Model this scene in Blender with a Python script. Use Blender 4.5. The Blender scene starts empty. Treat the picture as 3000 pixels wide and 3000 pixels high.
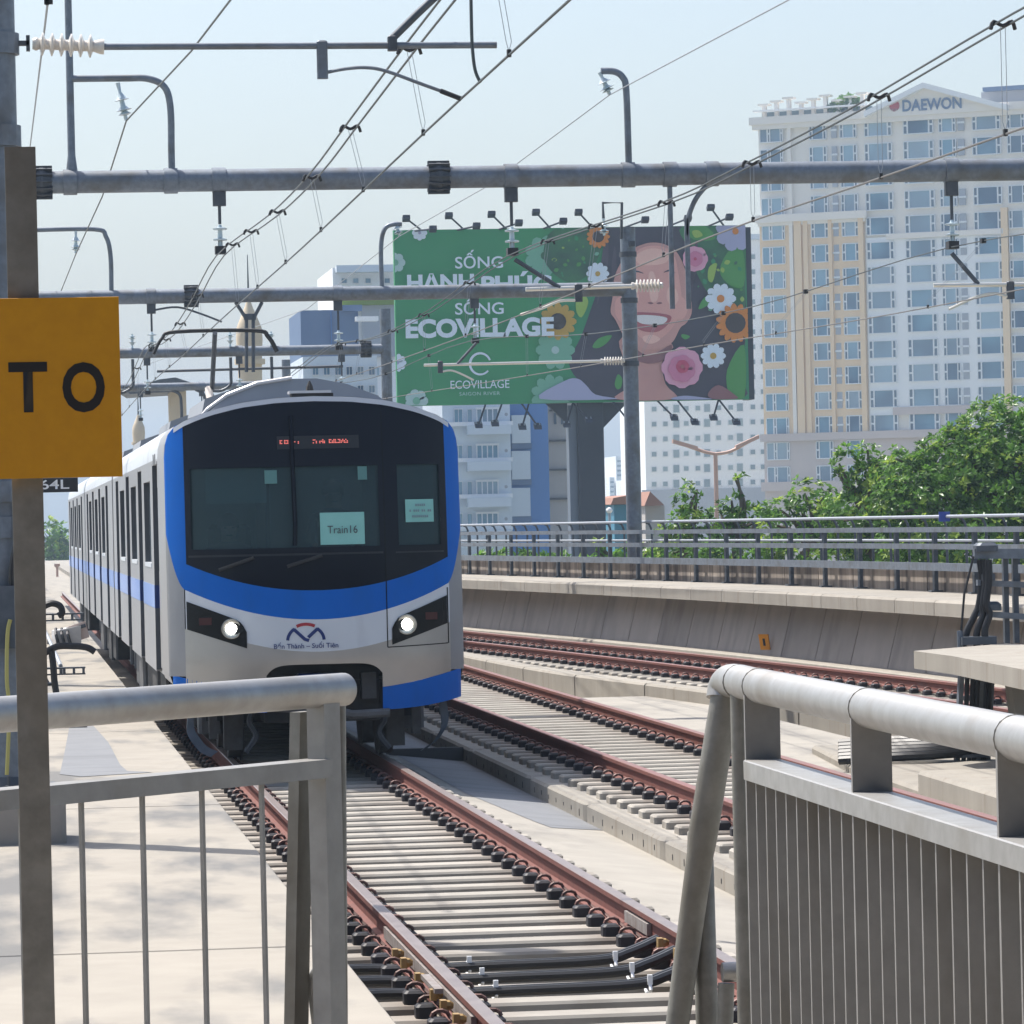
import bpy, bmesh, math, random
from mathutils import Vector, Matrix, noise as mnoise
R = math.radians
random.seed(7)
sc = bpy.context.scene
col = sc.collection

# ---------------------------------------------------------------- camera
# metres: X right, Y along the railway, Z up, Z=0 the rail tops; the camera stands at the origin, 2.3 m up
FPX, CAM, RHO = 12609.0, Vector((0, 0, 2.3)), R(1.3)
TH, PH = R(6.7748), R(0.10388)
_f0 = Vector((math.sin(TH), math.cos(TH), 0)); _r0 = Vector((math.cos(TH), -math.sin(TH), 0)); _up = Vector((0, 0, 1))
FW = _f0*math.cos(PH) + _up*math.sin(PH); _uu = _up*math.cos(PH) - _f0*math.sin(PH)
CR = _r0*math.cos(RHO) - _uu*math.sin(RHO); CU = _uu*math.cos(RHO) + _r0*math.sin(RHO)
def ray(px, py): return FW + CR*((px-1500)/FPX) - CU*((py-1500)/FPX)
def hy(px, py, y): d = ray(px, py); return CAM + d*(y/d.y)
def hz(px, py, z): d = ray(px, py); return CAM + d*((z-CAM.z)/d.z)
def hplane(px, py, o, n): d = ray(px, py); return CAM + d*((o-CAM).dot(n)/d.dot(n))
camd = bpy.data.cameras.new('camera'); cam = bpy.data.objects.new('camera', camd); col.objects.link(cam)
camd.sensor_width = 36; camd.lens = FPX/3000*36; camd.clip_start = 0.1; camd.clip_end = 6000
m = Matrix.Identity(4)
for i in range(3): m[i][0] = CR[i]; m[i][1] = CU[i]; m[i][2] = -FW[i]; m[i][3] = CAM[i]
cam.matrix_world = m; sc.camera = cam

# ---------------------------------------------------------------- sky, sun, exposure
SUN_EL, SUN_AZ = R(60), R(-42)          # azimuth from +Y, negative = left
w = bpy.data.worlds.new('World'); sc.world = w; w.use_nodes = True
nt = w.node_tree; bg = nt.nodes['Background']
sky = nt.nodes.new('ShaderNodeTexSky'); sky.sky_type = 'NISHITA'; sky.sun_disc = False
sky.sun_elevation = SUN_EL; sky.sun_rotation = SUN_AZ
sky.air_density = 1.0; sky.dust_density = 3.0; sky.ozone_density = .7
nt.links.new(sky.outputs[0], bg.inputs[0]); bg.inputs[1].default_value = 0.142
sd = bpy.data.lights.new('sun', 'SUN'); sun = bpy.data.objects.new('sun', sd); col.objects.link(sun)
sd.energy = 5.0; sd.angle = R(0.6); sd.color = (1, 0.95, 0.88)
sdir = Vector((math.sin(SUN_AZ)*math.cos(SUN_EL), math.cos(SUN_AZ)*math.cos(SUN_EL), math.sin(SUN_EL)))
sun.rotation_euler = sdir.to_track_quat('Z', 'Y').to_euler(); sun.location = (0, 0, 60)
vs = sc.view_settings; vs.view_transform = 'Standard'; vs.look = 'None'; vs.exposure = 0.45; vs.gamma = 1
sc.cycles.use_denoising = True; sc.cycles.max_bounces = 8; sc.cycles.volume_bounces = 0
sc.cycles.transparent_max_bounces = 16; sc.cycles.caustics_reflective = False; sc.cycles.caustics_refractive = False

# ---------------------------------------------------------------- materials
MATS = {}
def pm(name, c, c2=None, scale=4.0, rough=0.6, metal=0.0, bump=0.0, stretch=(1, 1, 1), detail=5, emit=0, lo=0.35, hi=0.68, spec=0.5, extra=None, coat=0):
    """procedural material: base colour mixed between c and c2 by world-space noise"""
    mt = bpy.data.materials.new(name); mt.use_nodes = True; t = mt.node_tree; b = t.nodes['Principled BSDF']
    b.inputs['Roughness'].default_value = rough; b.inputs['Metallic'].default_value = metal
    b.inputs['Specular IOR Level'].default_value = spec; b.inputs['Coat Weight'].default_value = coat
    b.inputs['Base Color'].default_value = (*c, 1)
    if c2 is not None or bump:
        g = t.nodes.new('ShaderNodeNewGeometry'); mp = t.nodes.new('ShaderNodeMapping'); mp.inputs['Scale'].default_value = stretch
        n = t.nodes.new('ShaderNodeTexNoise'); n.inputs['Scale'].default_value = scale; n.inputs['Detail'].default_value = detail
        n.inputs['Roughness'].default_value = 0.6
        t.links.new(g.outputs['Position'], mp.inputs[0]); t.links.new(mp.outputs[0], n.inputs['Vector'])
    if c2 is not None:
        r = t.nodes.new('ShaderNodeValToRGB'); r.color_ramp.elements[0].position = lo; r.color_ramp.elements[1].position = hi
        r.color_ramp.elements[0].color = (*c, 1); r.color_ramp.elements[1].color = (*c2, 1)
        t.links.new(n.outputs['Fac'], r.inputs[0]); out = r.outputs[0]
        if extra:                                   # a second, larger layer of stains
            ec, es, est, elo, ehi = extra
            mp2 = t.nodes.new('ShaderNodeMapping'); mp2.inputs['Scale'].default_value = est
            n2 = t.nodes.new('ShaderNodeTexNoise'); n2.inputs['Scale'].default_value = es; n2.inputs['Detail'].default_value = 6
            t.links.new(g.outputs['Position'], mp2.inputs[0]); t.links.new(mp2.outputs[0], n2.inputs['Vector'])
            r2 = t.nodes.new('ShaderNodeMapRange'); r2.inputs[1].default_value = elo; r2.inputs[2].default_value = ehi
            t.links.new(n2.outputs['Fac'], r2.inputs[0])
            mx = t.nodes.new('ShaderNodeMix'); mx.data_type = 'RGBA'; mx.inputs[7].default_value = (*ec, 1)
            t.links.new(r2.outputs[0], mx.inputs[0]); t.links.new(out, mx.inputs[6]); out = mx.outputs[2]
        t.links.new(out, b.inputs['Base Color'])
        rr = t.nodes.new('ShaderNodeMapRange'); rr.inputs[3].default_value = max(0, rough-.08); rr.inputs[4].default_value = min(1, rough+.1)
        t.links.new(n.outputs['Fac'], rr.inputs[0]); t.links.new(rr.outputs[0], b.inputs['Roughness'])
    if bump:
        bp = t.nodes.new('ShaderNodeBump'); bp.inputs['Strength'].default_value = bump; bp.inputs['Distance'].default_value = 0.02
        t.links.new(n.outputs['Fac'], bp.inputs['Height']); t.links.new(bp.outputs[0], b.inputs['Normal'])
    if emit:
        b.inputs['Emission Color'].default_value = (*c, 1); b.inputs['Emission Strength'].default_value = emit
    MATS[name] = mt
    return mt
pm('concrete', (.27, .24, .21), (.33, .295, .255), 3.0, .85, bump=.15, extra=((.30, .29, .27), .9, (.6, 1.6, 1), .56, .74))
pm('concrete_bed', (.295, .275, .238), (.35, .326, .285), 2.2, .85, bump=.12, extra=((.19, .18, .165), 1.7, (1, .3, 1), .50, .70))
pm('concrete_slab', (.325, .296, .25), (.28, .256, .217), 2.0, .85, bump=.15, stretch=(1, 1, 1), extra=((.15, .147, .14), 1.5, (1.1, .32, 1), .49, .64))
pm('concrete_grey', (.17, .178, .19), (.20, .207, .217), 5, .8, bump=.1, extra=((.14, .145, .155), .9, (.5, 2.4, 1), .5, .7))  # darker, bluer concrete tone for the grey sheets
pm('concrete_sleeper', (.33, .307, .268), (.385, .36, .316), 5, .85, bump=.1, extra=((.23, .205, .175), 1.6, (1, 1, 1), .55, .75))
pm('concrete_kerb', (.275, .253, .216), (.33, .306, .263), 2.5, .85, bump=.15, stretch=(1, 1, .4), extra=((.22, .18, .14), 3.0, (2.5, 2.5, .25), .58, .78))
pm('concrete_wall', (.40, .365, .335), (.46, .42, .385), 1.5, .9, bump=.15, extra=((.30, .275, .255), 2.0, (1, 1, .3), .5, .75))
pm('concrete_parapet', (.42, .36, .30), (.30, .25, .21), 1.5, .9, bump=.1, stretch=(1.5, 1.5, .2), extra=((.12, .10, .09), 1.8, (2, 2, .15), .44, .62))
pm('joint_dark', (.08, .08, .08), rough=.95)
pm('rail_rust', (.12, .036, .026), (.165, .052, .038), 9, .75, bump=.1, extra=((.12, .045, .035), 3, (1, .4, 1), .55, .75))
pm('rail_head', (.27, .22, .20), (.32, .27, .25), 6, .38, metal=.55)
pm('rail_head_rusty', (.24, .10, .085), (.21, .13, .115), 4, .5, metal=.2)
pm('rail_joint', (.30, .28, .27), (.20, .16, .14), 12, .6, metal=.3)
pm('clip_block', (.012, .012, .02), (.02, .018, .024), 30, .6)
pm('clip_steel', (.19, .10, .085), (.12, .065, .055), 25, .6, metal=.2)
pm('brass_lug', (.38, .25, .10), rough=.5, metal=.5)
pm('cable_black', (.012, .013, .016), rough=.45)
pm('tie_white', (.85, .87, .88), rough=.5)
pm('galv', (.20, .23, .27), (.15, .175, .21), 14, .5, metal=.45, bump=.04, extra=((.13, .135, .14), 3, (1, 1, 1), .48, .72))
pm('galv_far', (.36, .39, .43), (.30, .33, .37), 6, .55, metal=.35)
pm('galv_dark', (.07, .08, .095), (.10, .11, .125), 10, .55, metal=.4)
pm('galv_rail', (.42, .42, .41), (.35, .345, .335), 24, .46, metal=.7, bump=.006, extra=((.30, .28, .25), 5, (1, 1, 1), .5, .8))
pm('galv_post', (.27, .265, .24), (.195, .19, .17), 22, .55, metal=.45, bump=.06, extra=((.15, .13, .10), 5, (1, 1, .5), .5, .75))
pm('galv_bar', (.31, .305, .295), (.26, .255, .245), 18, .5, metal=.5, extra=((.20, .18, .15), 4, (1, 1, .4), .55, .8))
pm('wire_dark', (.07, .085, .09), rough=.5, metal=.3)
pm('wire_copper', (.17, .16, .15), rough=.45, metal=.5)
pm('clamp_black', (.02, .022, .025), rough=.6)
pm('porcelain', (.72, .68, .62), (.62, .58, .53), 20, .3, coat=.4)
pm('glass_insulator', (.52, .62, .66), rough=.15, coat=.5)
pm('steel_bright', (.72, .70, .64), rough=.3, metal=.6)
pm('sign_ochre', (.62, .29, .005), (.57, .26, .005), 40, .55)
pm('ink_black', (.012, .012, .014), rough=.6)
pm('paint_white', (.80, .80, .80), rough=.5)
pm('train_silver', (.28, .285, .30), (.32, .325, .335), 2, .4, metal=.3, extra=((.30, .30, .30), 1.6, (1, .6, .35), .52, .8))
pm('train_white', (.62, .66, .71), (.65, .69, .73), 1.5, .35, coat=.2, extra=((.50, .52, .56), 2.2, (1.5, 1, .5), .52, .8))
pm('train_lower', (.40, .395, .385), (.47, .46, .445), 1.2, .34, metal=.75, extra=((.30, .29, .29), 1.2, (1, 1, 2), .55, .8))
pm('train_blue', (.0, .12, .52), (.0, .13, .55), 1.2, .38, spec=.18, extra=((.004, .11, .42), 2.0, (2, 1, .6), .52, .8))
pm('train_stripe', (.17, .30, .66), rough=.4, coat=.2)
pm('train_navy', (.004, .03, .16), rough=.4)
pm('train_mask', (.006, .008, .015), rough=.18, spec=.18)
pm('train_roof', (.24, .26, .29), (.27, .29, .32), 3, .5)
pm('train_rim', (.62, .62, .64), rough=.35, metal=.3)
pm('train_under', (.022, .023, .026), (.05, .045, .04), 4, .8)
pm('train_under_grey', (.12, .12, .125), (.08, .078, .075), 5, .7)
pm('rubber', (.075, .082, .095), rough=.7)
pm('side_glass', (.07, .095, .115), rough=.12, spec=.6)
pm('paper_mint', (.24, .55, .50), (.27, .58, .53), 8, .6)
pm('lamp_bowl', (.45, .45, .42), rough=.2, metal=.7)
pm('lamp_light', (1, .98, .9), emit=22)
pm('led_red', (1, .22, .18), emit=.55)
pm('led_panel', (.03, .034, .04), rough=.4, spec=.2)
pm('lamp_black', (.008, .009, .010), rough=.15, spec=.25)
pm('tail_red', (.06, .012, .012), rough=.3)
pm('emblem_navy', (.01, .03, .16), rough=.5)
pm('emblem_red', (.40, .03, .04), rough=.5)
pm('cab_wall', (.24, .34, .38), rough=.7); pm('cab_dark', (.03, .04, .045), rough=.7); pm('sticker_mint', (.10, .24, .23), rough=.6); pm('cab_blind', (.30, .44, .47), rough=.7)
pm('skin', (.32, .18, .13), rough=.6); pm('cloth_navy', (.03, .045, .08), rough=.85); pm('cloth_grey', (.16, .17, .19), rough=.85); pm('hair_black', (.012, .011, .011), rough=.6)
pm('hose_yellow', (.42, .38, .12), rough=.55)
pm('box_pale', (.56, .55, .54), (.48, .48, .48), 8, .55); pm('box_pink', (.55, .44, .40), rough=.6)
pm('gun_grey', (.10, .115, .14), (.07, .085, .10), 8, .55, metal=.3)
pm('leaf_a', (.10, .23, .028), (.15, .31, .04), 1.2, .36, spec=.6); pm('leaf_b', (.045, .11, .024), (.065, .145, .028), 1.2, .5, spec=.3); pm('leaf_c', (.24, .36, .06), rough=.5, spec=.3)
for k in ('leaf_a', 'leaf_b', 'leaf_c'):
    t = MATS[k].node_tree; b = t.nodes['Principled BSDF']; tr = t.nodes.new('ShaderNodeBsdfTranslucent'); mx = t.nodes.new('ShaderNodeMixShader')
    src = b.inputs['Base Color'].links
    if src: t.links.new(src[0].from_socket, tr.inputs[0])
    else: tr.inputs[0].default_value = (.34, .46, .07, 1)
    mx.inputs[0].default_value = .5; o = t.nodes['Material Output']
    t.links.new(b.outputs[0], mx.inputs[1]); t.links.new(tr.outputs[0], mx.inputs[2]); t.links.new(mx.outputs[0], o.inputs[0])
pm('bark', (.11, .085, .06), (.16, .13, .10), 6, .9, bump=.3)
pm('ground', (.28, .27, .25), (.20, .22, .15), .05, .95)
pm('bld_white', (.80, .82, .84), (.78, .80, .82), .08, .8); pm('bld_bluewhite', (.58, .66, .74), (.54, .62, .70), .1, .8)
pm('bld_cream', (.80, .61, .40), (.76, .57, .37), .06, .85); pm('bld_pale', (.80, .76, .70), (.77, .73, .68), .06, .85); pm('bld_base', (.56, .48, .45), (.50, .44, .42), .1, .85)
pm('bld_blue', (.07, .20, .48), (.06, .18, .43), .2, .7); pm('bld_navy', (.10, .17, .30), (.09, .15, .27), .15, .7); pm('bld_grey', (.34, .37, .42), rough=.8)
pm('bld_stone', (.48, .45, .42), (.44, .41, .38), .3, .85); pm('roof_tile', (.34, .18, .13), rough=.8); pm('shed_teal', (.05, .22, .33), rough=.6)
pm('win_glass', (.04, .10, .18), (.15, .31, .43), .09, .15, detail=2, lo=.42, hi=.58); pm('win_glass_dark', (.06, .10, .15), (.10, .16, .22), .12, .15); pm('win_small', (.16, .24, .28), (.24, .32, .36), .1, .3)
pm('win_frame', (.70, .73, .76), rough=.5); pm('pagoda_cream', (.62, .52, .38), (.56, .47, .35), .3, .8); pm('lamp_orange', (.50, .33, .27), rough=.6); pm('marker_orange', (.75, .30, .02), rough=.5)
pm('bb_steel', (.028, .036, .055), (.022, .03, .048), .4, .6, metal=.2); pm('bb_steel_light', (.12, .15, .20), rough=.6)
pm('pr_green', (.025, .28, .10), (.022, .24, .11), .12, .6); pm('pr_green_dark', (.02, .085, .055), (.035, .22, .07), .55, .6); pm('pr_leafgreen', (.06, .28, .06), rough=.6); pm('pr_lime', (.28, .45, .08), rough=.6)
pm('pr_white', (.68, .78, .90), rough=.6); pm('pr_pale', (.40, .58, .58), rough=.6); pm('pr_mint', (.16, .42, .30), rough=.6); pm('pr_hair', (.035, .035, .055), (.05, .045, .075), .5, .6)
pm('pr_skin', (.60, .32, .29), (.52, .27, .25), .35, .6); pm('pr_skin_dark', (.25, .11, .12), rough=.6); pm('pr_hairlight', (.07, .06, .09), rough=.6); pm('pr_glow', (.78, .48, .42), rough=.6); pm('pr_cheek', (.66, .33, .30), (.70, .38, .34), .5, .6); pm('pr_lip', (.40, .11, .13), rough=.6); pm('pr_teeth', (.72, .70, .72), rough=.6)
pm('pr_pink', (.58, .19, .33), rough=.6); pm('pr_pink_light', (.70, .34, .48), rough=.6); pm('pr_rose', (.50, .06, .14), rough=.6); pm('pr_orange', (.62, .22, .03), rough=.6); pm('pr_yellow', (.50, .32, .05), rough=.6); pm('pr_brown', (.04, .03, .03), rough=.6); pm('pr_lilac', (.38, .40, .60), rough=.6)
pm('cloth_blue_plate', (.05, .09, .38), rough=.5)
# individual variation: every copy of a sleeper, kerb block, window or wall panel has its own shade
def vary(name, amount, light=None):
    t = MATS[name].node_tree; b = t.nodes['Principled BSDF']; src = b.inputs['Base Color'].links[0].from_socket
    oi = t.nodes.new('ShaderNodeObjectInfo'); mr = t.nodes.new('ShaderNodeMapRange'); mx = t.nodes.new('ShaderNodeMix'); mx.data_type = 'RGBA'
    if light is None:
        mr.inputs[3].default_value = 1-amount; mr.inputs[4].default_value = 1+amount*.45; mx.blend_type = 'MULTIPLY'; mx.inputs[0].default_value = 1
        t.links.new(oi.outputs['Random'], mr.inputs[0]); t.links.new(src, mx.inputs[6]); t.links.new(mr.outputs[0], mx.inputs[7])
    else:
        mr.inputs[1].default_value = .25; mr.inputs[2].default_value = 1; mr.inputs[4].default_value = amount; mx.inputs[7].default_value = (*light, 1)
        t.links.new(oi.outputs['Random'], mr.inputs[0]); t.links.new(mr.outputs[0], mx.inputs[0]); t.links.new(src, mx.inputs[6])
    t.links.new(mx.outputs[2], b.inputs['Base Color'])
for k, a in (('concrete_sleeper', .16), ('concrete_kerb', .10), ('concrete_wall', .14), ('concrete_parapet', .25), ('concrete_slab', .06), ('clip_steel', .4), ('clip_block', .3)): vary(k, a)
vary('win_glass', .55, (.46, .58, .66)); vary('win_small', .5, (.10, .16, .22)); vary('win_glass_dark', .4, (.24, .32, .38))
# rust dust on the sleepers beside the rails
t = MATS['concrete_sleeper'].node_tree; b = t.nodes['Principled BSDF']; src = b.inputs['Base Color'].links[0].from_socket
def mth(op, a, b_=None):
    n = t.nodes.new('ShaderNodeMath'); n.operation = op
    for i, q in enumerate((a, b_)):
        if q is None: continue
        if isinstance(q, (int, float)): n.inputs[i].default_value = q
        else: t.links.new(q, n.inputs[i])
    return n.outputs[0]
g = t.nodes.new('ShaderNodeNewGeometry'); sx = t.nodes.new('ShaderNodeSeparateXYZ'); t.links.new(g.outputs['Position'], sx.inputs[0])
dd = mth('MINIMUM', mth('ABSOLUTE', mth('SUBTRACT', mth('ABSOLUTE', mth('SUBTRACT', sx.outputs[0], 2.95)), .745)), mth('ABSOLUTE', mth('SUBTRACT', mth('ABSOLUTE', mth('SUBTRACT', sx.outputs[0], 6.40)), .745)))
nz = t.nodes.new('ShaderNodeTexNoise'); nz.inputs['Scale'].default_value = 7; t.links.new(g.outputs['Position'], nz.inputs['Vector'])
mr = t.nodes.new('ShaderNodeMapRange'); mr.inputs[1].default_value = .42; mr.inputs[2].default_value = .06; mr.inputs[3].default_value = 0; mr.inputs[4].default_value = .8
t.links.new(dd, mr.inputs[0]); mx = t.nodes.new('ShaderNodeMix'); mx.data_type = 'RGBA'; mx.inputs[7].default_value = (.15, .095, .07, 1)
t.links.new(mth('MULTIPLY', mr.outputs[0], nz.outputs['Fac']), mx.inputs[0]); t.links.new(src, mx.inputs[6]); t.links.new(mx.outputs[2], b.inputs['Base Color'])
# windscreen: dark tinted glass
mt = bpy.data.materials.new('windscreen'); mt.use_nodes = True; t = mt.node_tree; b = t.nodes['Principled BSDF']
b.inputs['Base Color'].default_value = (.085, .14, .155, 1); b.inputs['Roughness'].default_value = .06; b.inputs['Specular IOR Level'].default_value = .25
tr = t.nodes.new('ShaderNodeBsdfTransparent'); tr.inputs[0].default_value = (.60, .72, .75, 1); mx = t.nodes.new('ShaderNodeMixShader'); mx.inputs[0].default_value = .66
t.links.new(b.outputs[0], mx.inputs[1]); t.links.new(tr.outputs[0], mx.inputs[2]); t.links.new(mx.outputs[0], t.nodes['Material Output'].inputs[0]); MATS['windscreen'] = mt

# ---------------------------------------------------------------- mesh helpers
class MB:
    def __init__(s): s.v = []; s.f = []; s.mi = []; s.cur = 0
    def add(s, vs, fs):
        o = len(s.v); s.v += [tuple(p) for p in vs]
        for f in fs: s.f.append(tuple(i+o for i in f)); s.mi.append(s.cur)
        return s
    def mat(s, i): s.cur = i; return s
    def obox(s, c, ax, ay, az):                 # centre and three half-axis vectors
        c, ax, ay, az = Vector(c), Vector(ax), Vector(ay), Vector(az)
        vs = [c + ax*i + ay*j + az*k for k in (-1, 1) for j in (-1, 1) for i in (-1, 1)]
        return s.add(vs, [(0, 2, 3, 1), (4, 5, 7, 6), (0, 1, 5, 4), (2, 6, 7, 3), (0, 4, 6, 2), (1, 3, 7, 5)])
    def box(s, x0, x1, y0, y1, z0, z1):
        return s.obox(((x0+x1)/2, (y0+y1)/2, (z0+z1)/2), ((x1-x0)/2, 0, 0), (0, (y1-y0)/2, 0), (0, 0, (z1-z0)/2))
    def cbox(s, x0, x1, y0, y1, z0, z1, c):     # box with chamfered top and vertical edges
        def ring(d, z): return [(x0+d, y0, z), (x1-d, y0, z), (x1, y0+d, z), (x1, y1-d, z), (x1-d, y1, z), (x0+d, y1, z), (x0, y1-d, z), (x0, y0+d, z)]
        def ringt(z): return [(x0+2*c, y0+c, z), (x1-2*c, y0+c, z), (x1-c, y0+2*c, z), (x1-c, y1-2*c, z), (x1-2*c, y1-c, z), (x0+2*c, y1-c, z), (x0+c, y1-2*c, z), (x0+c, y0+2*c, z)]
        vs = ring(c, z0) + ring(c, z1-c) + ringt(z1); fs = []
        for k in (0, 8):
            for i in range(8): fs.append((k+i, k+(i+1) % 8, k+8+(i+1) % 8, k+8+i))
        fs += [tuple(range(16, 24)), tuple(range(7, -1, -1))]
        return s.add(vs, fs)
    def tube(s, pts, r, n=8, cap=True):
        pts = [Vector(p) for p in pts]; rs = r if isinstance(r, (list, tuple)) else [r]*len(pts)
        vs = []; up = None
        for i, p in enumerate(pts):
            a = pts[max(0, i-1)]; b = pts[min(len(pts)-1, i+1)]; d = (b-a).normalized()
            if up is None: up = Vector((0, 0, 1)) if abs(d.z) < .9 else Vector((1, 0, 0))
            x = d.cross(up); x = x.normalized() if x.length > 1e-6 else Vector((1, 0, 0)); y = x.cross(d).normalized(); up = y
            for k in range(n):
                an = 2*math.pi*(k+.5)/n; vs.append(p + x*(math.cos(an)*rs[i]) + y*(math.sin(an)*rs[i]))
        fs = []
        for i in range(len(pts)-1):
            for k in range(n): fs.append((i*n+k, i*n+(k+1) % n, (i+1)*n+(k+1) % n, (i+1)*n+k))
        if cap: fs += [tuple(range(n-1, -1, -1)), tuple((len(pts)-1)*n+k for k in range(n))]
        return s.add(vs, fs)
    def lathe(s, base, axis, prof, n=12):       # prof: list of (distance along axis, radius)
        base = Vector(base); axis = Vector(axis).normalized()
        return s.tube([base + axis*a for a, _ in prof], [max(r, .0005) for _, r in prof], n) if False else s._lathe(base, axis, prof, n)
    def _lathe(s, base, axis, prof, n):
        x = axis.cross(Vector((0, 0, 1)) if abs(axis.z) < .9 else Vector((1, 0, 0))).normalized(); y = axis.cross(x)
        vs = []; fs = []
        for a, r in prof:
            for k in range(n):
                an = 2*math.pi*k/n; vs.append(base + axis*a + x*(math.cos(an)*r) + y*(math.sin(an)*r))
        for i in range(len(prof)-1):
            for k in range(n): fs.append((i*n+k, (i+1)*n+k, (i+1)*n+(k+1) % n, i*n+(k+1) % n))
        fs += [tuple(range(n)), tuple((len(prof)-1)*n+k for k in range(n-1, -1, -1))]
        return s.add(vs, fs)
    def prism(s, poly, o, ax, ay, d):           # polygon in the (ax, ay) plane at o, extruded by vector d
        o, ax, ay, d = Vector(o), Vector(ax), Vector(ay), Vector(d); n = len(poly)
        vs = [o + ax*a + ay*b for a, b in poly]; vs += [v + d for v in vs]
        return s.add(vs, [tuple(range(n-1, -1, -1)), tuple(range(n, 2*n))] + [(i, (i+1) % n, n+(i+1) % n, n+i) for i in range(n)])
    def sweep(s, prof, path):                   # prof (side, z) closed; path of (x, y, z); side is horizontal, to the right of travel
        path = [Vector(p) for p in path]; n = len(prof); vs = []; fs = []
        for i, p in enumerate(path):
            d = path[min(i+1, len(path)-1)] - path[max(i-1, 0)]; d.z = 0; d.normalize(); r = Vector((d.y, -d.x, 0))
            vs += [p + r*a + Vector((0, 0, b)) for a, b in prof]
        for i in range(len(path)-1):
            for k in range(n): fs.append((i*n+k, (i+1)*n+k, (i+1)*n+(k+1) % n, i*n+(k+1) % n))
        fs += [tuple(range(n)), tuple((len(path)-1)*n+k for k in range(n-1, -1, -1))]
        return s.add(vs, fs)
ORG = {}
def tag(o, label=None, cat=None, group=None, kind=None):
    if label: o['label'] = label
    if cat: o['category'] = cat
    if group: o['group'] = group
    if kind: o['kind'] = kind
    return o
def thing(name, loc, label, cat, group=None, kind=None):
    o = bpy.data.objects.new(name, None); col.objects.link(o); o.location = loc; o.empty_display_size = .3
    ORG[o] = Vector(loc); return tag(o, label, cat, group, kind)
def mesh_of(mb, name, mats, smooth=False, org=Vector((0, 0, 0))):
    me = bpy.data.meshes.new(name); me.from_pydata([tuple(Vector(v)-org) for v in mb.v], [], mb.f)
    for mm in ([mats] if isinstance(mats, str) else mats): me.materials.append(MATS[mm])
    me.polygons.foreach_set('material_index', mb.mi); me.update()
    bm = bmesh.new(); bm.from_mesh(me); bmesh.ops.recalc_face_normals(bm, faces=bm.faces); bm.to_mesh(me); bm.free()
    if smooth:
        me.polygons.foreach_set('use_smooth', [True]*len(me.polygons))
        try: me.set_sharp_from_angle(angle=R(40))
        except Exception: pass
    return me
def build(mb, name, mats, parent=None, smooth=False, label=None, cat=None, group=None, kind=None):
    """mesh data in world metres; a part is stored relative to its thing's origin"""
    if parent is not None: org = ORG[parent]
    else:
        xs = [v[0] for v in mb.v]; ys = [v[1] for v in mb.v]; zs = [v[2] for v in mb.v]
        org = Vector(((min(xs)+max(xs))/2, (min(ys)+max(ys))/2, min(zs)))
    o = bpy.data.objects.new(name, mesh_of(mb, name, mats, smooth, org)); col.objects.link(o)
    if parent is not None: o.parent = parent
    else: o.location = org
    ORG[o] = org
    return tag(o, label, cat, group, kind)
def inst(name, me, loc, parent=None, rz=0, scale=None, label=None, cat=None, group=None):
    """one more object over shared mesh data, at a world place"""
    o = bpy.data.objects.new(name, me); col.objects.link(o)
    o.location = Vector(loc) - (ORG[parent] if parent is not None else Vector((0, 0, 0))); o.rotation_euler = (0, 0, rz)
    if scale: o.scale = scale
    if parent is not None: o.parent = parent
    ORG[o] = Vector(loc)
    return tag(o, label, cat, group)
def text_part(body, size, o, ax, ay, name, mat, parent, depth=.004, bold=0.0, fit=None, spacing=1.0, align='CENTER'):
    """flat raised lettering; o = anchor point (centre of the line), ax/ay unit axes of the surface; fit = (width, height)"""
    cu = bpy.data.curves.new(name, 'FONT'); cu.body = body; cu.size = 1; cu.align_x = align; cu.align_y = 'CENTER'; cu.extrude = 0; cu.offset = bold; cu.space_character = spacing
    cu.resolution_u = 4
    to = bpy.data.objects.new(name, cu); col.objects.link(to); bpy.context.view_layer.update()
    me = bpy.data.meshes.new_from_object(to.evaluated_get(bpy.context.evaluated_depsgraph_get())); bpy.data.objects.remove(to)
    xs = [v.co.x for v in me.vertices]; ys = [v.co.y for v in me.vertices]
    cx, cy = (min(xs)+max(xs))/2, (min(ys)+max(ys))/2; sx = sy = size
    if fit: sx = fit[0]/(max(xs)-min(xs)); sy = fit[1]/(max(ys)-min(ys)) if fit[1] else sx
    o, ax, ay = Vector(o), Vector(ax).normalized(), Vector(ay).normalized(); nn = ax.cross(ay); org = ORG[parent]
    for v in me.vertices: v.co = o + ax*((v.co.x-cx)*sx) + ay*((v.co.y-cy)*sy) + nn*depth - org
    me.materials.clear(); me.materials.append(MATS[mat]); me.name = name
    ob = bpy.data.objects.new(name, me); col.objects.link(ob); ob.parent = parent; ORG[ob] = org
    return ob
def smoothpath(pts, n=6):                       # Catmull-Rom through points
    pts = [Vector(p) for p in pts]; out = []
    for i in range(len(pts)-1):
        p0, p1, p2, p3 = pts[max(i-1, 0)], pts[i], pts[i+1], pts[min(i+2, len(pts)-1)]
        for k in range(n):
            t = k/n; out.append(.5*((2*p1) + (p2-p0)*t + (2*p0-5*p1+4*p2-p3)*t*t + (3*p1-p0-3*p2+p3)*t**3))
    out.append(pts[-1]); return out
def disc(mb, c, ax, ay, r, n=20, ry=None):
    c, ax, ay = Vector(c), Vector(ax), Vector(ay); ry = ry or r
    return mb.add([c + ax*(math.cos(2*math.pi*k/n)*r) + ay*(math.sin(2*math.pi*k/n)*ry) for k in range(n)], [tuple(range(n))])
# ---------------------------------------------------------------- the setting: ground, deck, slab, beds
def struct(mb, name, mats, **k): return build(mb, name, mats, kind='structure', **k)
struct(MB().box(-1500, 2500, -200, 3500, -12.3, -12), 'ground', 'ground')

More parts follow.
